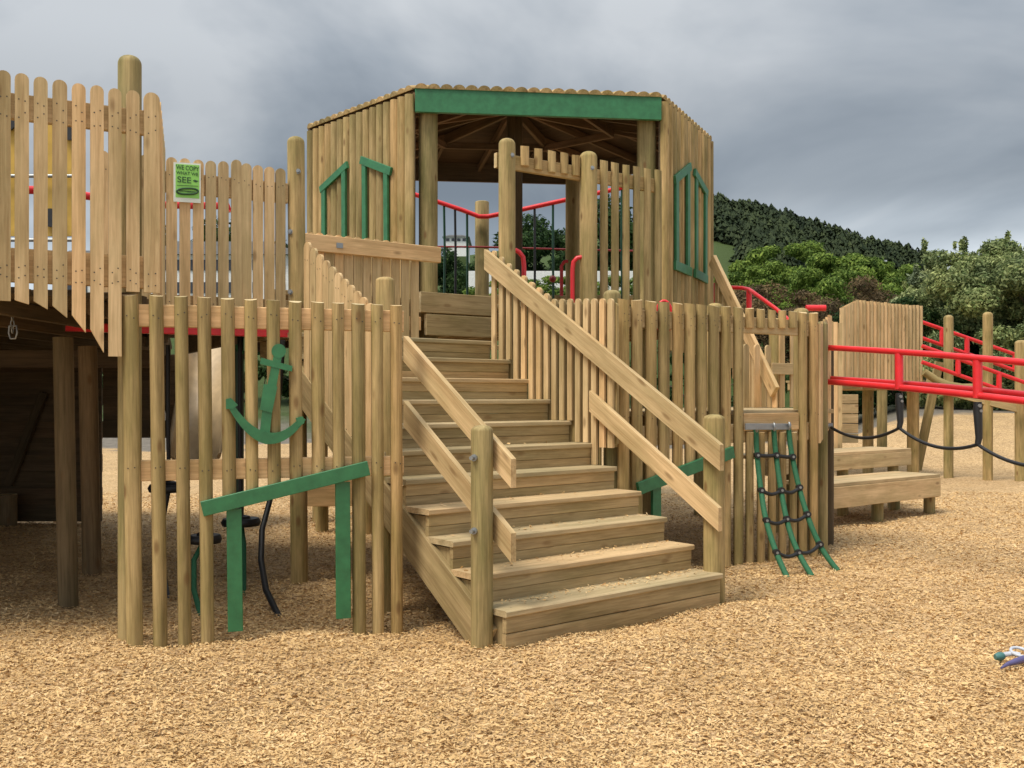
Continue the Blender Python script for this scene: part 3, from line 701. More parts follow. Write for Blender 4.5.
mb = MB(); mb.board((-5.5, 9.0, .9), (-4.9, 9.0, 1.75), .07, .05, capmi=1); o = mb.build('brace', ['old', 'end'], bw)
# hanging chain with shackle
ch = thing('chain', 'short metal chain with a shackle hanging in the dark opening at far left', 'chain', at(12, 300, 6.2))
p = at(12.5, 300, 6.2)
for i in range(5):
    k = MB(); c = V(p.x, p.y, 2.02 - i * .038); ax = V(1, 0, 0) if i % 2 else V(0, 1, 0)
    k.tube([c + ax * .011 * math.cos(a) + V(0, 0, .024 * math.sin(a)) for a in [j * math.pi / 5 for j in range(11)]], .004, 6); k.build('link', 'metal', ch)
k = MB(); c = at(13, 333, 6.2); k.tube([c + V(-.022, 0, .045), c + V(-.026, 0, 0), c + V(-.015, 0, -.035), c + V(.015, 0, -.035), c + V(.026, 0, 0), c + V(.022, 0, .045), c + V(-.022, 0, .045)], .006, 8); k.build('shackle', 'metal', ch)
# yellow play panels behind the tall fence
yp = thing('activity_board', 'yellow play panel with black round openings behind the tall left fence', 'activity board', at(40, 245, 7.6))
for (x0, x1) in ((-8, 20), (44, 72)):
    c = MB(); a, b_ = at(x0, 236, 7.6), at(x1, 112, 7.6)
    c.plate([(0, 0), (b_.x - a.x, 0), (b_.x - a.x, b_.z - a.z), (0, b_.z - a.z)], a, (1, 0, 0), (0, 0, 1), (0, -1, 0), .03); c.build('panel', 'yellow', yp)
for (px, py, r) in ((70, 130, .08), (8, 122, .07), (51, 218, .07)):
    k = MB(); c = at(px, py, 7.57); k.rod(c, c + V(0, -.02, 0), r, 20); k.build('knob', 'black', yp)
for py in (176, 240): k = MB(); k.rod(at(-8, py, 7.55), at(74, py, 7.55), .014, 12); k.build('frame_tube', 'metal', yp)
rr = MB(); rr.tube([at(20, 190, 8.4), at(36, 190, 8.4), at(164, 205, 9.6), at(228, 206, 10), at(229, 212, 10)], .035, 10); tag(rr.build('handrail', 'red'), 'red tubular handrail glimpsed between the walkway palings at left', 'handrail')

# ================================================================== CABIN
cb = thing('cabin', 'six sided log cabin with green front beam and scalloped log roof above the stairs', 'cabin', (-.05, 11.9, 0))
ZT = 4.585; xpf_ = ldir(PF)
def wall(i, line, va, vb, nlog, z0, z1):
    mb = MB(); d = (vb - va); n = V(d.y, -d.x, 0).normalized(); c = sum(HEX, V(0, 0, 0)) / 6
    if n.dot((va + vb) / 2 - c) < 0: n = -n
    step = d.length / nlog
    for k in range(nlog):
        p = va + d * ((k + .5) / nlog); mb.half(V(p.x, p.y, z0), V(p.x, p.y, z1), step * .91, n, d=step * .55, capmi=1)
    # backing, kept dark: its colour stands in for shade in the log grooves
    mb.board(V(*(va + d * .01 - n * .012).xy, (z0 + z1) / 2), V(*(vb - d * .01 - n * .012).xy, (z0 + z1) / 2), (z1 - z0) - .03, .02, n, ch=.001, mi=3)
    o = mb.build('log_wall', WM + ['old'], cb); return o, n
wl, nwl = wall(0, WL, V5, V0, 16, 1.95, ZT - .045)
wr, nwr = wall(1, WR, V1, V2, 14, 1.95, ZT - .03)
def wbar(par, line, n, a, b, w, proud=.06):
    mb = MB(); mb.board(pt(line, *a) + n * proud, pt(line, *b) + n * proud, w, .028, n, ch=.003, mi=0); return mb
def frame_(par, line, n, bars):
    mb = MB()
    for i, (a, b, w) in enumerate(bars):
        pr = .082 + .003 * i; mb.board(pto(line, n, *a, pr), pto(line, n, *b, pr), w, .03, n, ch=.003)
    return mb.build('window_frame', 'green', par)
frame_(wl, WL, nwl, [((323.8, 187), (324, 239), .075), ((344, 168), (344.2, 240), .075), ((320.5, 190), (347.5, 164.5), .08)])
frame_(wl, WL, nwl, [((364.3, 160), (364.8, 243), .072), ((386, 171), (386.4, 245), .072), ((361, 160), (391, 171.5), .085)])
frame_(wr, WR, nwr, [((676.6, 178), (676.8, 268), .10), ((688, 168), (688, 272), .10), ((674.8, 180), (690.5, 166.5), .09), ((674.8, 265), (691, 272), .10)])
frame_(wr, WR, nwr, [((696.2, 175), (696.3, 276), .09), ((705.6, 194), (705.4, 280), .09), ((694.6, 172), (707.2, 194), .09), ((694.8, 273), (707, 279.5), .10)])
nf = lnorm(WF)
mb = MB(); zb0, zb1 = 4.345, 4.59; d01 = (V1 - V0).normalized()
mb.board(V0 + V(0, 0, (zb0 + zb1) / 2) + nf * .03 - d01 * .0, V1 + V(0, 0, (zb0 + zb1) / 2) + nf * .03 + d01 * .0, zb1 - zb0, .05, nf, ch=.004); mb.build('front_beam', 'green', cb)
for i in (2, 3, 4):
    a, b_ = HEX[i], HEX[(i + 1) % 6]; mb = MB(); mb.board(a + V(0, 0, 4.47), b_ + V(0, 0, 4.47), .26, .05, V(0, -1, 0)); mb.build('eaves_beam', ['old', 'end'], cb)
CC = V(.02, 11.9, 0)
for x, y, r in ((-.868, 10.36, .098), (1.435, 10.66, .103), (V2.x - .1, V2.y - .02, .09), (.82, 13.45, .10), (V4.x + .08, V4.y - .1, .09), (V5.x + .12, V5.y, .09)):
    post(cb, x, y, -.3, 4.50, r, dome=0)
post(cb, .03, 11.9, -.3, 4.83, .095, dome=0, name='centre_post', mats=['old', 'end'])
# roof
ap = V(.0, 11.9, 4.98)
for i in range(6):
    a, b_ = HEX[i], HEX[(i + 1) % 6]; d = b_ - a; Ln = d.length; du = d.normalized(); n = V(d.y, -d.x, 0).normalized()
    mid = (a + b_) / 2
    if n.dot(mid - CC) < 0: n = -n
    nl_ = max(10, round(Ln / .128)); mb = MB(); sA = (CC - a).dot(du) / Ln; depth = -(CC - a).dot(n)
    for k in range(nl_):
        s_ = (k + .5) / nl_; fr_ = s_ / sA if s_ < sA else (1 - s_) / (1 - sA)
        ln = depth * fr_
        if ln < .12: ln = .12
        zt = ZT + .012; sl = (ap.z - zt) / depth
        p0 = a + du * Ln * s_ + n * (.07 if i == 0 else .035) + V(0, 0, zt - sl * .07); p1 = a + du * Ln * s_ - n * ln + V(0, 0, zt + sl * ln)
        mb.half(p0, p1, Ln / nl_ * .99, (0, 0, 1), d=.050, capmi=0)
    mb.build('roof_panel', ['round'], cb)
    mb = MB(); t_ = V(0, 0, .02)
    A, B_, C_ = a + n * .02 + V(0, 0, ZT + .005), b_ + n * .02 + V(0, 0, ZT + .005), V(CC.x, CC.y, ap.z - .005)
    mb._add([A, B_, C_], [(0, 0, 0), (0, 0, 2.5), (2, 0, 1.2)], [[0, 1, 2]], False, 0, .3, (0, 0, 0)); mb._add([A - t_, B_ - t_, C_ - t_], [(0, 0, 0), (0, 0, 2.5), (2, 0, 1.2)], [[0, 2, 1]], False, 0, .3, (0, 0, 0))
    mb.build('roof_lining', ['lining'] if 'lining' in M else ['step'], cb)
    # hip rafter and jack rafters
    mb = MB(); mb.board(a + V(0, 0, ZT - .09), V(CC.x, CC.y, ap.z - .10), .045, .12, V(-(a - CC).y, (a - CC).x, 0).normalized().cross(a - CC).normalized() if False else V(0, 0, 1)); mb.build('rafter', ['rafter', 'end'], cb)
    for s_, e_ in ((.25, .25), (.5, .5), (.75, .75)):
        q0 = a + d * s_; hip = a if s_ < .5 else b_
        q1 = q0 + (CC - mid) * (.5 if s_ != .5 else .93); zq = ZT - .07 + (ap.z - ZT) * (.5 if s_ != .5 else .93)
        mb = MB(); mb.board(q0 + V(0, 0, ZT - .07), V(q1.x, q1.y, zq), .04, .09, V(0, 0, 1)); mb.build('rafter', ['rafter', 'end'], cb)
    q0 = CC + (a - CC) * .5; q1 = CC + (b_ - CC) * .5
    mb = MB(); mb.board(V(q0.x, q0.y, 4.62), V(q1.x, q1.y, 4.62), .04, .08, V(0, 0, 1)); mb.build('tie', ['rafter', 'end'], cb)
deckpoly(cb, [(pf0[0] + .1, pf0[1] + .14), (pf1[0], pf1[1] + .14), (UP[0][0] + .5, UP[0][1] + .35), (V1.x, V1.y - .3), (V2.x, V2.y), (V3.x, V3.y), (V4.x, V4.y), (V5.x, V5.y)], 2.345, mat='step', dirv=xpf_, name='deck')

# upper frame by the cabin entry  ---------------------------------------------
uf = thing('entry_frame', 'two domed posts joined by a short paling lintel in front of the cabin opening', 'entry frame', (.4, 9.1, 0))
nu = lnorm(UP); xu = ldir(UP)
post(uf, -.044, 8.78, 1.3, 3.72, .074, dome=.055, bolts=((.045, 3.56),)); post(uf, .713, 9.33, 1.3, 3.74, .082, dome=.06, bolts=((.03, 3.57),))
hrail(uf, UP, 497, 661, 3.47, 3.60, .045, -.025, mats=WM)
for px, ty, by in ((524.5, 146, 166), (538, 148.5, 170), (551.5, 150.8, 172.5), (564, 153, 174), (575.5, 155, 176)):
    x, y = onl(UP, px); hpicket(uf, x, y, pt(UP, px, by).z, pt(UP, px, ty).z, .088, nu, d=.03)
for px, ty in ((603.5, 160.5), (614.5, 162.5), (625.5, 164.8), (636, 166.5), (646.8, 168.5), (657.5, 170.5)):
    x, y = onl(UP, px); hpicket(uf, x, y, 2.15, pt(UP, px, ty).z, .084, nu, d=.032)
# grab bars (red hoops)
for i, (line_pts, lab) in enumerate((([(583, 257), (577, 258), (573.5, 262), (572.5, 270), (572.5, 312)], 'large red bent grab bar on the domed post right of the stair opening'),
                      ([(568, 261), (564, 262), (561.5, 266), (561.5, 296)], 'small far red bent grab bar seen through the cabin opening'),
                      ([(515, 250), (519, 252), (523, 257), (524, 266), (524, 300)], 'red bent grab bar on the left domed post of the stair opening'))):
    Yg = (9.3, 12.4, 8.95)[i]; mb = MB(); mb.tube([at(a, b, Yg) for a, b in line_pts], .022, 10); tag(mb.build('grab_bar', 'red'), lab, 'grab bar', 'red grab bars at the cabin')
# fence between walkway and cabin -----------------------------------------------
pf = thing('picket_fence', 'low pale picket fence with thick top rail below the cabin left wall', 'fence', (-1.2, 8.8, 0))
npf = lnorm(PF); xpf = ldir(PF)
px = 300.0
while px < 421:
    x, y = onl(PF, px); ty = 233 + (px - 320) * .108
    zt = HC + (HY - ty) * y / F
    if px > 396: zt = HC + (HY - 255) * y / F
    fpicket(pf, x, y, 1.95, zt, .078, npf, xpf, t=.02, mats=WP)
    px += 9.5
hrail(pf, PF, 300, 437, 2.665, 2.805, .045, .045)
hrail(pf, PF, 296, 421, 2.05, 2.17, .045, -.024)
k = MB(); c = pt(PF, 336, 246.5) + npf * .070; k.board(c - xpf * .03, c + xpf * .03, .045, .004, npf); k.build('nameplate', 'metal', pf)

# ================================================================== RIGHT TOWER FENCE
rf = thing('picket_fence', 'right front fence of close round palings beside the stairs with rope ladder gap', 'fence', (1.8, 8.4, 0))
nr1 = lnorm(FR); xr1 = ldir(FR)
def lint2(px): return 486 - (px - 638) * (486 - 451) / (733 - 638)
for px in (622.7, 636, 650, 663, 676.6, 689, 700.5, 713, 725, 737.5, 801.7, 812.5):
    x, y = onl(FR, px); zt = HC + (HY - (299 + (px - 622) * .072)) * y / F; z0 = -.08
    if 640 < px < 720: z0 = pt(FR, px, lint2(px)).z
    hpicket(rf, x, y, z0, zt, .108 if px < 800 else .100, nr1, nz=(2.1, 2.04, 1.3), d=.04)
for px in (748.7, 760, 771, 781.5, 792):
    x, y = onl(FR, px); hpicket(rf, x, y, pt(FR, px, 328).z, HC + (HY - (299 + (px - 622) * .072)) * y / F, .088, nr1, d=.035)
    hpicket(rf, x, y, -.08, pt(FR, px, 431.5).z, .088, nr1, d=.035)
hrail(rf, FR, 617, 818, 2.00, 2.14, .045, -.024); hrail(rf, FR, 617, 818, 1.06, 1.22, .045, -.024)
for px, ty in ((612, 290), (715, 303), (801, 308)):
    x, y = onl(FR, px); y += .16; x = (px - CX) / F * y; post(rf, x, y, -.3, HC + (HY - ty) * y / F, .068, dome=.04)
dg2 = thing('door_frame', 'green slanted lintel and jamb low on the right palings behind the stair handrails', 'door frame', (1.4, 8.1, 0))
pbar(dg2, FR, (638, 489), (733, 452), .10, .03, .062, 'green', 'lintel'); pbar(dg2, FR, (656, 486), (656, 574), .09, .03, .034, 'green', 'jamb')
rd = thing('deck', 'low timber deck inside the right tower behind the rope ladder', 'deck', (2.2, 9.2, 0))
a = onl(FR, 606); b_ = onl(FR, 815)
deckpoly(rd, [(a[0] - .02, a[1] + .06), (b_[0], b_[1] + .06), (3.12, 9.75), (2.6, 11.6), (1.1, 10.4), (.5, 9.3)], 1.335, mat='tread', dirv=xr1)
mb = MB(); mb.board(V(*onl(FR, 742), 1.235) + nr1 * .0, V(*onl(FR, 797), 1.235), .15, .04, nr1); mb.build('fascia', WP, rd)
for x, y in ((2.2, 11.1), (1.2, 10.2)): post(rd, x, y, -.3, 1.3, .07, dome=0)
post(rd, at(820, 0, 9.3).x, 9.3, -.3, 2.15, .07, dome=.03); post(rd, at(828, 0, 9.75).x, 9.75, -.3, 1.9, .055, dome=0, mats=['old', 'end'])
# pale side boards
sb = thing('board_screen', 'narrow pale board panel closing the right side of the tower where the red rails start', 'board screen', (2.9, 9.4, 0))
SB = ((2.80, 9.08), (3.12, 9.75)); sdv = ldir(SB); nsb = V(sdv.y, -sdv.x, 0)
for i in range(5):
    s_ = (i + .5) / 5; x = SB[0][0] + (SB[1][0] - SB[0][0]) * s_; y = SB[0][1] + (SB[1][1] - SB[0][1]) * s_
    mb = MB(); mb.plate([(-.07, 0 + .0), (.07, .03), (.07, 2.19 - 1.1), (-.07, 2.19 - 1.1)], V(x, y, 1.03 + .03 * i), sdv, (0, 0, 1), nsb, .022); mb.build('board', WP, sb)
# back posts and wall pieces of the tower seen over the deck
bk = thing('picket_fence', 'rear sloping stair fence with diagonal rail seen through the rope ladder gap', 'fence', (2.4, 10.8, 0))
BD = ((2.36, 11.8), (2.68, 10.2))
p0, p1 = V(.2005 * 11.6, 11.6, 0), V(.263 * 10.3, 10.3, 0)
q0, q1 = V(p0.x, p0.y, HC + (HY - 260) * p0.y / F), V(p1.x, p1.y, HC + (HY - 392) * p1.y / F)
d = (q1 - q0); nb = V(0, 0, 1).cross(d).normalized(); nb = nb if nb.y < 0 else -nb
mb = MB(); mb.board(q0, q1, .15, .045, nb); mb.build('top_rail', WP, bk)
for i in range(13):
    s_ = (i + .5) / 13; p = q0 + d * s_ ; fpicket(bk, p.x - nb.x * .04, p.y - nb.y * .04, max(1.34, p.z - .85), p.z + .05, .075, nb, V(d.x, d.y, 0).normalized() * (1 if V(d.x, d.y, 0).normalized().cross(V(0, 0, 1)).dot(nb) > 0 else -1), mats=WP)
B2 = ((2.1, 10.1), (2.95, 10.75))
n2 = lnorm(B2)
for px in (745, 756, 767, 781, 792, 803): x, y = onl(B2, px); fpicket(bk, x, y, 1.34, 2.0 if px < 776 else 2.32, .08, n2, ldir(B2), mats=WP)
mb = MB(); x0, y0 = onl(B2, 770); x1, y1 = onl(B2, 812); mb.board((x0, y0 - .03, 1.75), (x1, y1 - .03, 1.75), .12, .04, n2); mb.build('rail', WP, bk)
x, y = onl(B2, 778); post(bk, x, y + .1, -.3, 2.3, .07, dome=.03)
# red rail beyond
rr = thing('handrail', 'red tubular handrail bending down behind the right tower', 'handrail', (2.6, 11.5, 0))
mb = MB(); mb.tube([at(718, 287, 12.5), at(742, 288, 12.4), at(749, 289.5, 12.3), at(754, 293, 12.1), at(776, 309, 11.8), at(800, 330, 11.4)], .026, 10); mb.build('rail', 'red', rr)
mb = MB(); mb.tube([at(749, 290, 12.3), at(749, 400, 12.3)], .035, 10); mb.build('upright', 'red', rr)
mb = MB(); mb.tube([at(716, 283, 12.6), at(716, 310, 12.6)], .035, 10); mb.build('upright', 'red', rr)
k = MB(); k.rod(at(806, 308, 10.2), at(825.5, 308, 10.2), .032, 12); tag(k.build('pipe_end', 'red'), 'short red padded pipe resting above the right corner palings', 'pipe')
k = MB(); c = at(664, 317, 8.6); k.tube([c + V(.07 * math.cos(a), 0, .14 * math.sin(a)) for a in [i * math.pi / 9 for i in range(20)]], .014, 8); tag(k.build('steering_ring', 'red'), 'red metal ring showing between palings of the right fence', 'ring')

# ================================================================== ROPE LADDER
rl = thing('rope_ladder', 'green rope ladder with black rungs hanging from the right tower deck', 'rope ladder', (2.35, 8.5, 0))
br = MB(); c0 = pt(FR, 739, 426.5) + nr1 * .07; c1 = pt(FR, 784.5, 426.5) + nr1 * .07; br.board(c0, c1, .055, .012, nr1); br.build('bracket', 'metal', rl)
ropes = []
for a_, pts in enumerate(([(756, 428, 8.62), (757, 455, 8.58), (761, 490, 8.45), (766, 520, 8.25), (776, 552, 8.02), (789, 583, 7.80)],
             [(773.5, 427, 8.72), (776, 455, 8.68), (781, 490, 8.55), (788, 525, 8.38), (798, 552, 8.22), (812, 577, 8.02)],
             [(788.5, 426, 8.82), (791, 450, 8.78), (799, 487, 8.65), (809, 520, 8.5), (822, 549, 8.38), (838, 571, 8.26)])):
    P = [at(*q) for q in pts]; P[-1].z = max(P[-1].z, .01)
    fine = []
    for i in range(len(P) - 1):
        g0, g1, g2, g3 = P[max(i - 1, 0)], P[i], P[i + 1], P[min(i + 2, len(P) - 1)]
        for j in range(5):
            t_ = j / 5; fine.append(.5 * ((2 * g1) + (g2 - g0) * t_ + (2 * g0 - 5 * g1 + 4 * g2 - g3) * t_ ** 2 + (-g0 + 3 * g1 - 3 * g2 + g3) * t_ ** 3))
    fine.append(P[-1]); ropes.append(fine); mb = MB(); mb.tube(fine, .023, 10); mb.build('rope', 'rope', rl)
    k = MB(); k.tube([P[0] + V(0, -.02, .03), P[0] + V(0, -.045, .005), P[0] + V(0, -.02, -.03)], .012, 8); k.build('clamp', 'metal', rl)
for fr_, ia, ib, ic in ((.22, 5, 5, 6), (.45, 10, 10, 10), (.66, 15, 14, 14), (.86, 20, 20, 19)):
    A, B_, C_ = ropes[0][ia], ropes[1][ib], ropes[2][ic]
    pts = []
    for a, b in ((A, B_), (B_, C_)):
        for j in range(7): t_ = j / 6; pts.append(a + (b - a) * t_ - V(0, .02, .035 * math.sin(math.pi * t_) * (1 if fr_ > .3 else .2)))
    mb = MB(); mb.tube(pts, .016, 8); rg = mb.build('rung', 'black', rl)
    for q in (A, B_, C_):
        k = MB(); k.rod(q + V(0, .02, 0), q + V(0, -.045, 0), .027, 12); jo = k.build('joint', 'black', rg)
        k = MB(); k.rod(q + V(0, -.03, 0), q + V(0, -.050, 0), .011, 10); k.build('rivet', 'metal', jo) if False else k.build('rivet', 'metal', rg)

# ================================================================== RED BRIDGE RAILS (right)
rb = thing('parallel_rails', 'bright red double tube rails crossing in front at right from the tower', 'rails', (3.4, 8.3, 0))
A0, A1 = (825, 348, 9.6), (1024, 365, 7.4); 
def spanpts(p, q, n=14, ext=1.35, bow=.0):
    P, Q = at(*p), at(*q); return [P + (Q - P) * (ext * i / n) + V(0, 0, bow * math.sin(math.pi * min(1, i / n))) for i in range(n + 1)]
for p, q, r, of in (((825, 347.5, 9.6), (1024, 364.5, 7.4), .027, 0), ((825, 381.5, 9.55), (1024, 403, 7.4), .028, 0), ((825, 378.5, 9.75), (1024, 396.5, 7.6), .028, 0)):
    mb = MB(); mb.tube(spanpts(p, q, bow=.02), r, 14); mb.build('rail', 'red', rb)
def bridge(px, row):   # point on the near rail at pixel column px
    P, Q = at(825, 347.5, 9.6), at(1024, 364.5, 7.4); a_ = (px - CX) / F; s_ = (a_ * P.y - P.x) / ((Q.x - P.x) - a_ * (Q.y - P.y)); P2, Q2 = at(825, 381.5, 9.55), at(1024, 403, 7.4)
    return (P + (Q - P) * s_) if row == 0 else (P2 + (Q2 - P2) * s_)
for px in (899, 977.5, 1070): mb = MB(); mb.rod(bridge(px, 0), bridge(px, 1), .036, 12); mb.build('upright', 'red', rb)
cr = thing('hanging_rope', 'black rope looping under the red rails at right on short straps', 'rope', (3.4, 8.3, 0))
nodes = []
h1, h2, h3 = bridge(899, 1), bridge(977.5, 1), bridge(1070, 1)
T0 = at(829, 426, 9.55); T1 = V(h1.x, h1.y, HC + (HY - 428) * h1.y / F); T2 = V(h2.x, h2.y, HC + (HY - 444.5) * h2.y / F); T3 = V(h3.x, h3.y, T2.z - .1)
for h_, T_ in ((h1, T1), (h2, T2), (h3, T3)):
    s_ = MB(); s_.tube([h_ - V(0, 0, .03), h_ - V(0, 0, .1), T_ + V(.01, 0, .05), T_], [.03, .034, .026, .022], 10); so_ = s_.build('strap', 'black', cr)
    k = MB(); k.rod(h_ + V(0, 0, -.06), h_ + V(0, -.04, -.06), .014, 8); k.rod(h_ + V(.01, 0, -.10), h_ + V(.01, -.04, -.10), .012, 8); k.build('bolt', 'metal', so_)
pts = []
for a, b, sg_ in ((T0, T1, .10), (T1, T2, .09), (T2, T3, .08)):
    for j in range(12): t_ = j / 12; pts.append(a + (b - a) * t_ - V(0, 0, sg_ * 4 * t_ * (1 - t_)))
pts.append(T3); mb = MB(); mb.tube(pts, .0145, 8); mb.build('rope', 'black', cr)
k = MB(); k.rod(T0 + V(-.03, 0, 0), T0 + V(.03, -.02, 0), .03, 10); k.build('eye_bolt', 'metal', cr)

# ================================================================== BENCH STEPS (right)
bs = thing('step_platform', 'two level low timber step platform on stub posts behind the rope ladder', 'step platform', (4.3, 12, 0))
def plat(p0, p1, depth, z, h, name):
    d = (p1 - p0).normalized(); n = V(-d.y, d.x, 0); 
    if n.y < 0: n = -n
    mb = MB(); nb_ = 3
    for i in range(nb_):
        o = n * (depth * (i + .5) / nb_ + .0); mb.board(p0 + o + V(0, 0, z - .02), p1 + o + V(0, 0, z - .02), depth / nb_ - .006, .04, (0, 0, 1), capmi=1)
    mb.build('top', ['tread', 'end'], bs)
    mb = MB(); mb.board(p0 + V(0, 0, z - .042 - h / 2) + n * .02, p1 + V(0, 0, z - .042 - h / 2) + n * .02, h, .045, -n, capmi=1); mb.build('fascia', ['pale', 'end'], bs)
    mb = MB(); e0 = p1 + n * .04; e1 = p1 + n * depth; mb.board(e0 + V(0, 0, z - .042 - h / 2) - d * .025, e1 + V(0, 0, z - .042 - h / 2) - d * .025, h, .045, d, capmi=1); mb.build('end_board', ['pale', 'end'], bs)
    return d, n
A_ = V(.317 * 10.9, 10.9, 0); B_ = V(.4285 * 12.35, 12.35, 0)
d_, nn_ = plat(A_, B_, .62, .50, .235, 'lower')
for px, py in ((844, 513), (879, 521), (896, 510), (931, 514)):
    g_ = gp(px, py); g_.z = 0; post(bs, g_.x, g_.y + .05, -.2, .235, .068, dome=0, name='leg')
A2 = A_ + nn_ * .62 + V(0, 0, 0); B2_ = A2 + (B_ - A_) * 1.15
plat(A2 - d_ * .25, B2_ + d_ * .05, .60, .78, .175, 'upper')
for s_ in (.12, .5, .92):
    q = A2 + (B2_ - A2) * s_ + nn_ * .1; post(bs, q.x, q.y, -.2, .56, .068, dome=0, name='leg')

# ================================================================== FAR TOWER (right)
ft = thing('play_tower', 'far slatted play tower between the red rails and the bushes', 'play tower', (6, 17.5, 0))
FT = ((5.95, 17.0), (7.45, 18.0)); nft = lnorm(FT); xft = ldir(FT)
mb = MB(); px = 857.0
while px < 924:
    x, y = onl(FT, px); mb.half((x, y, 1.73), (x, y, HC + (HY - (300 + (px - 855) * .09)) * y / F + random.uniform(-.01, .01)), .076, nft, d=.03, capmi=1); px += 3.55
mb.build('paling_panel', WP, ft)
mb = MB(); FT2 = ((5.55, 15.6), (5.97, 17.0)); n3 = V(.9, -.3, 0).normalized()
for i in range(11):
    s_ = i / 10; px = 842 + 14 * s_; Yq = 15.2 + 1.9 * s_; c = at(px, 308 - 7 * s_, Yq); mb.half((c.x, c.y, 1.70), (c.x, c.y, c.z), .085, V(.2, -1, 0), d=.03, capmi=1)
mb.build('paling_panel', WP, ft)
for px, ty, by, w_px in ((835, 322, 442, 11),):
    mb = MB()
    for i in range(3):
        q = 831 + i * 4.6; c = at(q, 321 + i, 13.2); mb.plate([(-.028, 0), (.028, 0), (.028, c.z - .75), (-.028, c.z - .75)], V(c.x, c.y, .75), (1, 0, 0), (0, 0, 1), (0, -1, 0), .03)
    mb.build('pale_boards', WP, ft)
mb = MB()
for i in range(5):
    a, b_ = at(838, 399 + i * 9.8, 13.6), at(857, 399 + i * 9.8, 13.8); mb.board(a, b_, .125, .04)
mb.build('horizontal_boards', WP, ft)
for px, Y_, w_px in ((913, 18.2, .105), (868, 18.9, .10), (882, 20.5, .1)): post(ft, at(px, 0, Y_).x, Y_, -.3, 1.78, w_px, dome=0)
deckpoly(ft, [(5.5, 15.6), (5.97, 17.05), (7.45, 18.05), (7.0, 20.5), (5.2, 19)], 1.76, mat='step', dirv=xft)
wb = thing('wavy_beam', 'curved light timber beam sagging from the far tower to the far posts', 'beam', (8, 17.5, 0))
mb = MB(); P = [at(924, 372, 17.8), at(936, 380, 17.8), at(948, 385, 17.7), at(962, 387.5, 17.6), at(975, 387.5, 17.6), at(990, 385, 17.5)]
mb.tube(P, .07, 10); mb.build('log', 'post', wb)
mb = MB(); mb.board(at(925, 384, 18.0), at(1040, 412, 17.0), .20, .05); mb.build('plank', 'step', wb)
for i, (px, ty, by, rr_) in enumerate(((948.5, 315, 478, .083), (987.8, 312, 480, .083), (1021, 340, 443, .1))):
    Y_ = HC * F / (by - HY); Y_ = Y_ if i < 2 else 17.2
    o = post(None, at(px, 0, Y_).x, Y_, -.3, HC + (HY - ty) * Y_ / F, rr_, dome=.06)
    tag(o, ('slim round far post nearest the slatted tower, left of the pair', 'slim round far post standing right of the pair by the bushes', 'far round post cut by the right picture edge')[i], 'post', 'round posts beside the far tower')
mb = MB(); mb.board(at(939, 362, 18.6), at(917, 470, 18.6), .15, .08); tag(mb.build('brace', WPO), 'diagonal timber brace leaning beside the far tower', 'brace')
for i, (ya, yb, Y_, lab) in enumerate(((323, 358, 18.3, 'upper far red railing descending behind the two slim posts'), (347, 383, 16.9, 'lower far red railing descending in front of the two slim posts'))):
    rg = thing('railing', lab, 'railing', at(975, 380, Y_), 'red railings at the far tower')
    for dyy in (0, 16): mb = MB(); mb.rod(at(922, ya + dyy - 1, Y_), at(1060, yb + dyy + 12, Y_), .034, 10); mb.build('rail', 'red', rg)
    for px in ((942, 967, 1015) if i == 0 else (958, 999, 1040)):
        yy = ya + (px - 925) * .345; mb = MB(); mb.rod(at(px, yy, Y_), at(px, yy + 16, Y_), .045, 10); mb.build('upright', 'red', rg)

# ================================================================== UNDER THE WALKWAY: discs, slide, pole
def discswing(cx_, cy_, wpx, Y_, top, tail, lab, tm='black'):
    c = at(cx_, cy_, Y_); t_ = thing('disc_swing', lab, 'disc swing', c, 'black disc swings under the walkway'); r = wpx * Y_ / F / 2
    mb = MB(); n = 24
    prof = [(0, .0), (.25, .055), (.45, .045), (.5, .02), (.72, .03), (.9, .03), (1, .0), (.93, -.028), (.7, -.03), (0, -.03)]
    rings = [[V(c.x + r * max(q, .01) * math.cos(2 * math.pi * j / n), c.y + r * max(q, .01) * math.sin(2 * math.pi * j / n), c.z + h) for j in range(n)] for q, h in prof]
    mb.sweep(rings, [[(0, 0, 0)] * n for _ in rings], smooth=True); mb.build('disc', 'black', t_)
    mb = MB(); mb.tube([at(*q) for q in top] + [c], .017, 8); mb.build('rope', 'black', t_)
    mb = MB(); mb.tube([c] + [at(*q) for q in tail], .019, 8); mb.build('tail_rope', tm, t_)
discswing(169, 488, 41, 7.9, [(168, 345, 7.9), (168, 420, 7.9)], [(163, 520, 7.9), (162, 560, 7.8), (168, 600, 7.2), (173, 617, 6.9)], 'highest black disc swing at left under the walkway')
discswing(205, 539, 33, 7.2, [(207, 335, 7.2), (206, 450, 7.2)], [(194, 560, 7.1), (194, 590, 6.9), (202, 620, 6.55)], 'lowest black disc swing with a green tail rope', 'rope')
discswing(241, 522, 39, 8.0, [(240, 335, 8.0), (240, 430, 8.0)], [(244, 545, 7.9), (244, 590, 7.5), (243, 612, 7.0)], 'black disc swing on the right behind the green jamb', 'rope')
mb = MB(); mb.tube([at(283, 340, 7.6), at(276, 430, 7.7), at(270, 500, 7.6), at(262, 530, 7.4), at(261, 560, 7.2), at(266, 590, 6.9), at(280, 619, 6.55)], .022, 8); tag(mb.build('loose_rope', 'black'), 'thick black rope curling to the chips right of the disc swings', 'rope')
gpole = MB(); gpole.rod(at(239, 330, 8.6), V(at(239, 330, 8.6).x, 8.6, -.2), .042, 12); tag(gpole.build('fire_pole', 'dgreen'), 'dark green vertical pole under the walkway', 'pole')
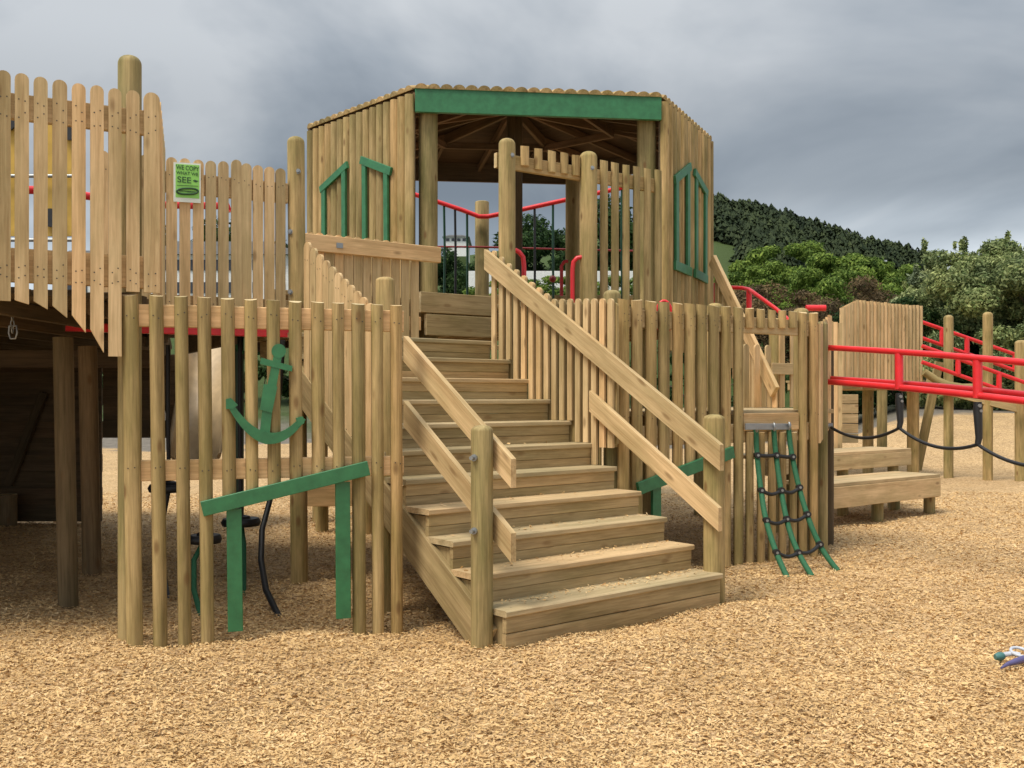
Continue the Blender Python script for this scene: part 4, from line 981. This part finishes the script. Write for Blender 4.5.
mb = MB(); mb.tube([at(234, 340, 8.2), at(238, 350, 8.2), at(248, 354, 8.2), at(266, 353, 8.2), at(284, 340, 8.2)], .014, 8); tag(mb.build('sagging_rope', 'rope'), 'thin green rope sagging below the red edge beam', 'rope')
sl = thing('slide', 'beige moulded slide curving down behind the anchor palings', 'slide', at(200, 450, 11.5))
mb = MB(); rings = []; gr = []
for i in range(22):
    s_ = i / 21; ang = s_ * 1.5; c = at(214 - 20 * s_, 335 + 118 * s_ - 25 * s_ * (1 - s_), 11.5 - .8 * math.sin(ang)); tn = V(-.3, -.8, -1).normalized(); sd2 = V(.95, -.25, 0).normalized(); up2 = V(.2, -.8, .5).normalized()
    rings.append([c + sd2 * .33 * math.cos(a) + up2 * -.30 * math.sin(a) for a in [math.pi * j / 10 for j in range(11)]] + [c + sd2 * .29 * math.cos(a) + up2 * -.26 * math.sin(a) for a in [math.pi * (10 - j) / 10 for j in range(11)]]); gr.append([(0, 0, 0)] * 22)
mb.sweep(rings, gr, smooth=True); mb.build('chute', 'beige', sl)
mb = MB(); mb.tube([at(192, 460, 11.2), at(199, 425, 11.2), at(202, 420, 11.2)], .02, 8); mb.tube([at(166, 420, 11.4), at(160, 400, 11.4)], .02, 8); mb.build('support', 'white', sl)
bx = thing('planter_box', 'low timber box on stub legs beyond the right jamb of the green doorway', 'box', at(330, 500, 10.5))
mb = MB(); mb.board(at(306, 492, 10.5), at(372, 492, 10.8), .30, .05); mb.build('board', WP, bx)
for px in (322, 366): post(bx, at(px, 0, 10.7).x, 10.7, -.2, .6, .07, dome=0, name='leg')
kb = MB(); kb.board((-14, 33, .06), (3, 34.5, .06), .25, .4, (0, 0, 1)); o = kb.build('kerb', 'concrete'); o['kind'] = 'structure'

# ================================================================== BRIDGE BEYOND THE CABIN
nb_ = thing('rope_bridge', 'red railed rope bridge hanging beyond the cabin opening', 'rope bridge', (-.2, 14.2, 0))
yB = 14.1
mb = MB(); mb.tube([at(410, 193, yB), at(438, 202, yB), at(462, 210, yB), at(479, 216.5, yB), at(488, 216.5, yB), at(520, 210, yB), at(570, 199, yB), at(640, 184, yB)], .034, 10); mb.build('top_rail', 'red', nb_)
mb = MB(); mb.tube([at(410, 246.5, yB), at(483, 247, yB), at(570, 249.5, yB), at(640, 251, yB)], .014, 8); mb.build('middle_rope', 'darkred', nb_)
for i, (px, y0, y1) in enumerate(((444, 205, 300), (455, 209, 300), (467, 212, 300), (534.6, 207, 300), (553, 203, 300), (601, 193, 300), (622, 189, 300))):
    mb = MB(); mb.tube([at(px, y0, yB), at(px + .8 - i * .2, (y0 + y1) / 2, yB), at(px + .3, y1, yB)], .017, 8); mb.build('dropper', 'black' if i in (1, 3, 5) else 'dgreen', nb_)
mb = MB(); c = at(552.7, 279, yB - .03); rings = [[c + V(.05 * math.sin(a) * math.cos(b), .05 * math.sin(a) * math.sin(b), .05 * math.cos(a)) for b in [j * math.pi / 6 for j in range(12)]] for a in [.05 + i * 3.04 / 8 for i in range(9)]]
mb.sweep(rings, [[(0, 0, 0)] * 12 for _ in rings], smooth=True); mb.build('clamp_ball', 'darkred', nb_)
post(nb_, at(482, 0, 14.3).x, 14.3, -.3, HC + (HY - 201) * 14.3 / F, .10, dome=.02)
mb = MB(); mb.board(at(410, 300, 14.6), at(640, 300, 14.6), .9, .05, (0, 0, 1)); mb.build('deck_boards', ['step'], nb_)

# ================================================================== TOY AT RIGHT EDGE
ty = thing('toy', 'small teal and violet plastic toy with a grey ring lying on the chips', 'toy', gp(1012, 655))
def tz(px, py, z=.03): Y_ = (HC - z) * F / (py - HY); return V((px - CX) * Y_ / F, Y_, z)
mb = MB(); mb.tube([tz(1020, 655, .035), tz(1012, 653.5, .04), tz(1003, 655, .035)], .014, 10); mb.build('handle', 'greyplastic', ty)
mb = MB(); mb.tube([tz(1003, 655.5, .03), tz(1000, 656.5, .03), tz(995, 657, .028)], [.018, .026, .016], 10); mb.build('grip', 'teal', ty)
mb = MB(); c = tz(1020, 652, .05); mb.tube([c + V(.045 * math.cos(a), .05 * math.sin(a), .012 * math.sin(a)) for a in [i * math.pi / 9 for i in range(20)]], .009, 8); mb.build('ring', 'greyplastic', ty)
mb = MB(); mb.tube([tz(1027, 658, .03), tz(1016, 661.5, .03), tz(1008, 664, .025), tz(1001, 668, .02)], [.02, .018, .012, .005], 10); mb.build('blade', 'violet', ty)

# ================================================================== VEGETATION
def leafcloud(n, centers, radii, size, flatten=1.0, name='crown', mat='leaf_olive', seed=1, up=.25, shell=.35):
    rg = np.random.default_rng(seed); k = len(centers); C_ = np.array(centers); Rd = np.array(radii)
    wts = (Rd[:, 0] * Rd[:, 2]); wts = wts / wts.sum(); idx = rg.choice(k, n, p=wts)
    d = rg.normal(size=(n, 3)); d /= np.linalg.norm(d, axis=1)[:, None]
    rad = 1 - shell * rg.random(n) ** 1.2 + rg.normal(0, .10, n)
    P = C_[idx] + d * Rd[idx] * rad[:, None]
    nrm = d + rg.normal(0, .6, (n, 3)) + np.array([0, 0, up]); nrm /= np.linalg.norm(nrm, axis=1)[:, None]
    a = np.cross(nrm, rg.normal(size=(n, 3))); a /= np.linalg.norm(a, axis=1)[:, None]; b = np.cross(nrm, a)
    s_ = size * rg.uniform(.5, 1.3, n)[:, None]
    vv = np.stack([P - a * s_, P - b * s_ * .42 + a * s_ * .1, P + a * s_, P + b * s_ * .42 + a * s_ * .1], 1).reshape(-1, 3)
    me = bpy.data.meshes.new(name); me.vertices.add(4 * n); me.vertices.foreach_set('co', vv.ravel().astype(np.float32))
    me.loops.add(4 * n); me.loops.foreach_set('vertex_index', np.arange(4 * n, dtype=np.int32)); me.polygons.add(n); me.polygons.foreach_set('loop_start', np.arange(0, 4 * n, 4, dtype=np.int32)); me.update(calc_edges=True)
    me.materials.append(M[mat]); return me
def clumps(rng, n, W_, D_, H_, base=.15, r0=.18, r1=.34, spread=1.0):
    cs = []; rs = []
    for _ in range(n):
        a = rng.uniform(0, 2 * math.pi); q = rng.uniform(0, 1) ** .5; h = rng.uniform(base, 1)
        prof = math.sin(min(1, max(.08, (h - base * .3))) ** .8 * math.pi * .93) ** .45 if h < .97 else .35
        cs.append((W_ / 2 * q * prof * math.cos(a) * spread, D_ / 2 * q * prof * math.sin(a) * spread, H_ * h * .88)); r = rng.uniform(r0, r1) * H_ * .5
        rs.append((r * 1.25, r * 1.2, r * .8))
    return cs, rs
def tree(name, label, cat, loc, W_, D_, H_, mat, n, size, seed, ncl=26, trunk=True, group=None, base=.15, me=None, scale=1, r0=.18, r1=.34, sprigs=0):
    rng = random.Random(seed); t_ = thing(name, label, cat, loc, group)
    if me is None:
        cs, rs = clumps(rng, ncl, W_, D_, H_, base, r0, r1)
        for _ in range(sprigs):
            c = rng.choice(cs[:ncl]); hh = rng.uniform(.10, .24) * H_ * .2; cs.append((c[0] * 1.12 + rng.uniform(-.3, .3), c[1] * 1.1 + rng.uniform(-.3, .3), c[2] + rs[0][2] * .9 + hh * .6)); rs.append((hh * .38, hh * .38, hh))
        me = leafcloud(n, cs, rs, size, mat=mat, seed=seed)
        tb = MB(); br_ = []
        for i in range(5 if trunk else 4):
            c = cs[(i * 5) % len(cs)]; b0 = V(rng.uniform(-.2, .2), rng.uniform(-.1, .1), -.3); c1 = V(*c)
            tb.tube([b0, b0 + (c1 - b0) * .4 + V(0, 0, H_ * .08), c1], [.035 * H_ * .5, .022 * H_ * .5, .008 * H_ * .5], 7)
        t_['_'] = 0; del t_['_']
        tm = tb; 
    o = bpy.data.objects.new('crown', me); COL.objects.link(o); o.parent = t_
    mb = tm; off = t_.location.copy(); mb.v = [(x + off.x, y + off.y, z + off.z) for x, y, z in mb.v]; mb.build('trunk', 'bark', t_)
    return t_
def copytree(src, label, loc, rz, sc, group=None):
    r_ = src.copy(); COL.objects.link(r_); r_.location = loc; r_.rotation_euler = (0, 0, rz); r_.scale = sc; r_['label'] = label
    for c in src.children: k = c.copy(); COL.objects.link(k); k.parent = r_
    return r_
def gz(px, Y_, dz=0): x = (px - CX) * Y_ / F; return V(x, Y_, terr(x, Y_) + dz)
# big olive tree at right
tree('broadleaf_tree', 'large olive green bushy tree at the right edge, tallest in the picture', 'tree', gz(1006, 31), 5.8, 4.5, 5.5, 'leaf_olive', 95000, .07, 3, ncl=64, base=.2, r0=.11, r1=.23, sprigs=60)
tree('broadleaf_tree', 'grey leaved rounded tree left of the tallest right tree', 'tree', gz(934, 34), 4.4, 4, 4.3, 'leaf_silver', 50000, .075, 4, ncl=44, base=.1, r0=.14, r1=.26, sprigs=90)
tree('broadleaf_tree', 'half seen olive tree cut by the right picture edge', 'tree', gz(1068, 29), 5.0, 4, 4.7, 'leaf_olive', 36000, .075, 44, ncl=40, base=.1, r0=.13, r1=.25, sprigs=30)
tree('flowering_bush', 'pale leaved bush behind the slim far posts', 'bush', gz(985, 30), 5.6, 2.5, 2.7, 'leaf_olive', 30000, .065, 5, ncl=30, base=.05)
tree('dark_bush', 'dark bush at the right edge under the tall olive tree', 'bush', gz(1045, 30), 3.4, 2.5, 2.5, 'leaf_dark', 16000, .07, 6, ncl=20, base=.05)
tree('dark_bush', 'dark bush in shade directly behind the far slatted tower', 'bush', gz(905, 31), 7, 2.5, 3.6, 'leaf_dark', 26000, .075, 7, ncl=26, base=.05)
tree('dark_bush', 'dark bush showing under the diagonal rail behind the rope ladder gap', 'bush', gz(785, 31), 6.0, 2.5, 3.3, 'leaf_dark', 18000, .08, 17, ncl=22, base=.05)
# bright green scrub trees
g1 = tree('scrub_tree', 'bright green spreading tree in the centre of the far scrub', 'tree', gz(790, 60), 7.5, 6, 4.3, 'leaf_bright', 22000, .14, 8, ncl=34, base=.05, group='bright green trees on the slope', r0=.2, r1=.4)
copytree(g1, 'bright green low tree right beside the cabin wall', gz(738, 62), 1.2, (.8, .8, .62))
copytree(g1, 'bright green tree just right of the central one in the scrub', gz(836, 56), 2.4, (.9, .8, .85))
copytree(g1, 'bright green tree at the foot of the lamp post', gz(872, 54), 3.6, (.9, .8, .8))
copytree(g1, 'bright green bush low between the picket posts and central tree', gz(812, 50), 4.4, (.8, .7, .75))
copytree(g1, 'bright green bush above the short palings between heath and central tree', gz(765, 56), 5.2, (.8, .7, .7))
b1 = tree('heath_bush', 'brown heath bush above the short palings of the right fence', 'bush', gz(762, 42), 7.5, 4, 3.9, 'leaf_brown', 18000, .085, 9, ncl=34, base=.05, group='brown heath bushes', r0=.2, r1=.4)
copytree(b1, 'brown heath bush behind the corner of the far slatted tower', gz(880, 40), 1.4, (.95, .9, 1.0))
copytree(b1, 'brown heath bush nearest the right cabin wall', gz(712, 44), 2.3, (.9, .9, 1.1))
copytree(b1, 'brown heath bush above the red padded pipe', gz(825, 40), 3.3, (.85, .9, .85))
# greenery seen through the cabin and fences
tree('round_bush', 'round dark green bush seen through the cabin opening', 'bush', gz(449, 30, 0), 1.7, 1.6, 4.1, 'leaf_bright', 12000, .055, 12, ncl=22, base=.35)
d1 = tree('dark_tree', 'dark green tree on the slope beyond the left palings', 'tree', gz(210, 75), 9, 6, 8.0, 'leaf_dark', 14000, .2, 13, ncl=20, base=.1, group='dark trees beyond the playground')
for i, (px, Y_, s_, lab) in enumerate(((150, 72, .9, 'dark green tree furthest left beyond the walkway fence'), (265, 78, .85, 'dark green tree beyond the bolted post at left'), (440, 80, .8, 'dark tree below the hilltop houses in the cabin opening'), (495, 84, .8, 'dark tree right of the hilltop houses behind the entry post'),
                       (545, 88, 1.2, 'dark rounded tree on the hillside right in the cabin opening'), (610, 80, 1.25, 'dark tree seen between the tall palings by the entry frame'), (645, 84, 1.2, 'dark tree behind the rightmost entry palings'))):
    copytree(d1, lab, gz(px, Y_), i * 1.1, (s_, s_, s_))
for px, sc_, lab in ((505, .5, 'bright green bush in front of the low white wall, left in the cabin opening'), (560, .55, 'bright green bush before the low white wall behind the red clamp ball'), (625, .55, 'bright green bush behind the tall palings of the entry frame')): copytree(g1, lab, gz(px, 61), px, (.75, .7, sc_))
# low hedge band under the walkway view
h1_ = tree('hedge_bush', 'low green hedge bush beyond the kerb at left', 'bush', gz(175, 38), 6, 2, 2.0, 'leaf_dark', 9000, .09, 14, ncl=16, base=.05, group='low hedge bushes beyond the kerb')
for px, lab in ((330, 'low hedge bush beyond the right side of the green doorway'), (255, 'low hedge bush beyond the anchor'), (700, 'low hedge bush seen under the right tower'), (100, 'low hedge bush near the end of the board wall'), (620, 'low hedge bush behind the stairs')): copytree(h1_, lab, gz(px, 37), px, (1.1, 1, 1))

# pine wood on the hill: one far-off mass
def forest():
    rg = np.random.default_rng(5); Vs = []; n = 0
    T = []
    while len(T) < 2400:
        px = rg.uniform(470, 1150); Y_ = rg.uniform(150, 345); 
        x = (px - CX) * Y_ / F; z = terr(x, Y_); ysc = HY - (z - HC) / Y_ * F
        if ysc > 275 or (px < 745 and ysc > 236 + (px - 700) * .3): continue
        T.append((x, Y_, z - .5, Y_ / 320 * rg.uniform(3.5, 8) * rg.choice([.7, 1, 1.15]), rg.uniform(1.3, 3.9)))
    out_ = []
    for x, y, z, h, r in T:
        k = 100; t_ = rg.random(k) ** .7; a = rg.random(k) * 6.283; rad = r * (1 - t_ ** 1.6) ** .8 * (.5 + .5 * rg.random(k)) + .2
        P = np.stack([x + rad * np.cos(a), y + rad * np.sin(a), z + h * (.22 + .78 * t_)], 1)
        d = np.stack([np.cos(a), np.sin(a), -.25 + rg.normal(0, .35, k)], 1); s_ = rg.uniform(.4, 1.0, k)[:, None] * .5
        side = np.stack([-np.sin(a), np.cos(a), rg.normal(0, .3, k)], 1)
        out_.append(np.stack([P - side * s_, P + d * s_ * 1.2, P + side * s_, P - d * s_ * .6 + np.array([0, 0, .6])], 1).reshape(-1, 3))
    vv = np.concatenate(out_); m_ = len(vv) // 4
    me = bpy.data.meshes.new('pine_wood'); me.vertices.add(4 * m_); me.vertices.foreach_set('co', vv.ravel().astype(np.float32)); me.loops.add(4 * m_); me.loops.foreach_set('vertex_index', np.arange(4 * m_, dtype=np.int32))
    me.polygons.add(m_); me.polygons.foreach_set('loop_start', np.arange(0, 4 * m_, 4, dtype=np.int32)); me.update(calc_edges=True); me.materials.append(M['pine'])
    o = bpy.data.objects.new('pine_wood', me); COL.objects.link(o); o['kind'] = 'stuff'; o['label'] = 'dark pine wood covering the far hill'; o['category'] = 'wood'
forest()
# lamp pole, hilltop mast
g_ = gz(885, 95); mb = MB(); zt = HC + (HY - 261) * .095
lp = thing('street_lamp', 'pale slim lamp post in front of the wooded hill', 'street lamp', g_)
mb.rod(g_, V(g_.x, g_.y, zt), .13, 8); mb.build('pole', 'greyplastic', lp)
mb = MB(); mb.board(V(g_.x - .9, g_.y, zt), V(g_.x + .15, g_.y, zt), .25, .15, (0, 0, 1)); mb.build('lamp_head', 'greyplastic', lp)
# buildings
def house(name, label, px0, px1, ytop, ybase, Y_, rows, cols, roof=True, depth=10):
    a, b_ = at(px0, ybase, Y_), at(px1, ytop, Y_); w = b_.x - a.x; h = b_.z - a.z
    t_ = thing(name, label, 'building', a); mb = MB(); mb.board(V(a.x, a.y + depth / 2, a.z + h / 2 - 1), V(b_.x, a.y + depth / 2, a.z + h / 2 - 1), h + 2, depth, (0, -1, 0), ch=.01); wl_ = mb.build('wall', 'white', t_)
    for r_ in range(rows):
        for c in range(cols):
            mb = MB(); x = a.x + w * (c + .5) / cols; z = a.z + h * (r_ + .55) / rows; hw = w / cols * .3; hh = h / rows * .24
            mb.board(V(x - hw, a.y - .03, z), V(x + hw, a.y - .03, z), hh * 2, .08); mb.build('window', 'glass', t_)
    if roof:
        mb = MB(); mb.plate([(-.4, 0), (w + .4, 0), (w * .8, h * .28), (w * .2, h * .28)], V(a.x, a.y - .4, b_.z), (1, 0, 0), (0, 0, 1), (0, 1, 0), -depth - .4 if False else .01)
        mb = MB(); mb.plate([(-.4, 0), (w + .4, 0), (w * .8, h * .28), (w * .2, h * .28)], V(a.x, a.y - .4, b_.z), (1, 0, 0), (0, 0, 1), (0, -1, 0), depth + .8); mb.build('roof', 'roofgrey', t_)
    return t_
house('building', 'long white building seen between the walkway palings at left', 150, 300, 255, 300, 66, 2, 12)
house('building', 'low white building seen through the cabin opening on the right', 468, 640, 271, 284, 66, 1, 0, roof=False)
house('house', 'grey roofed house on the hilltop seen through the cabin opening', 445, 467, 237, 243, 150, 1, 4)
house('house', 'small white house glimpsed far behind the tall left palings', 60, 120, 262, 300, 70, 2, 4)
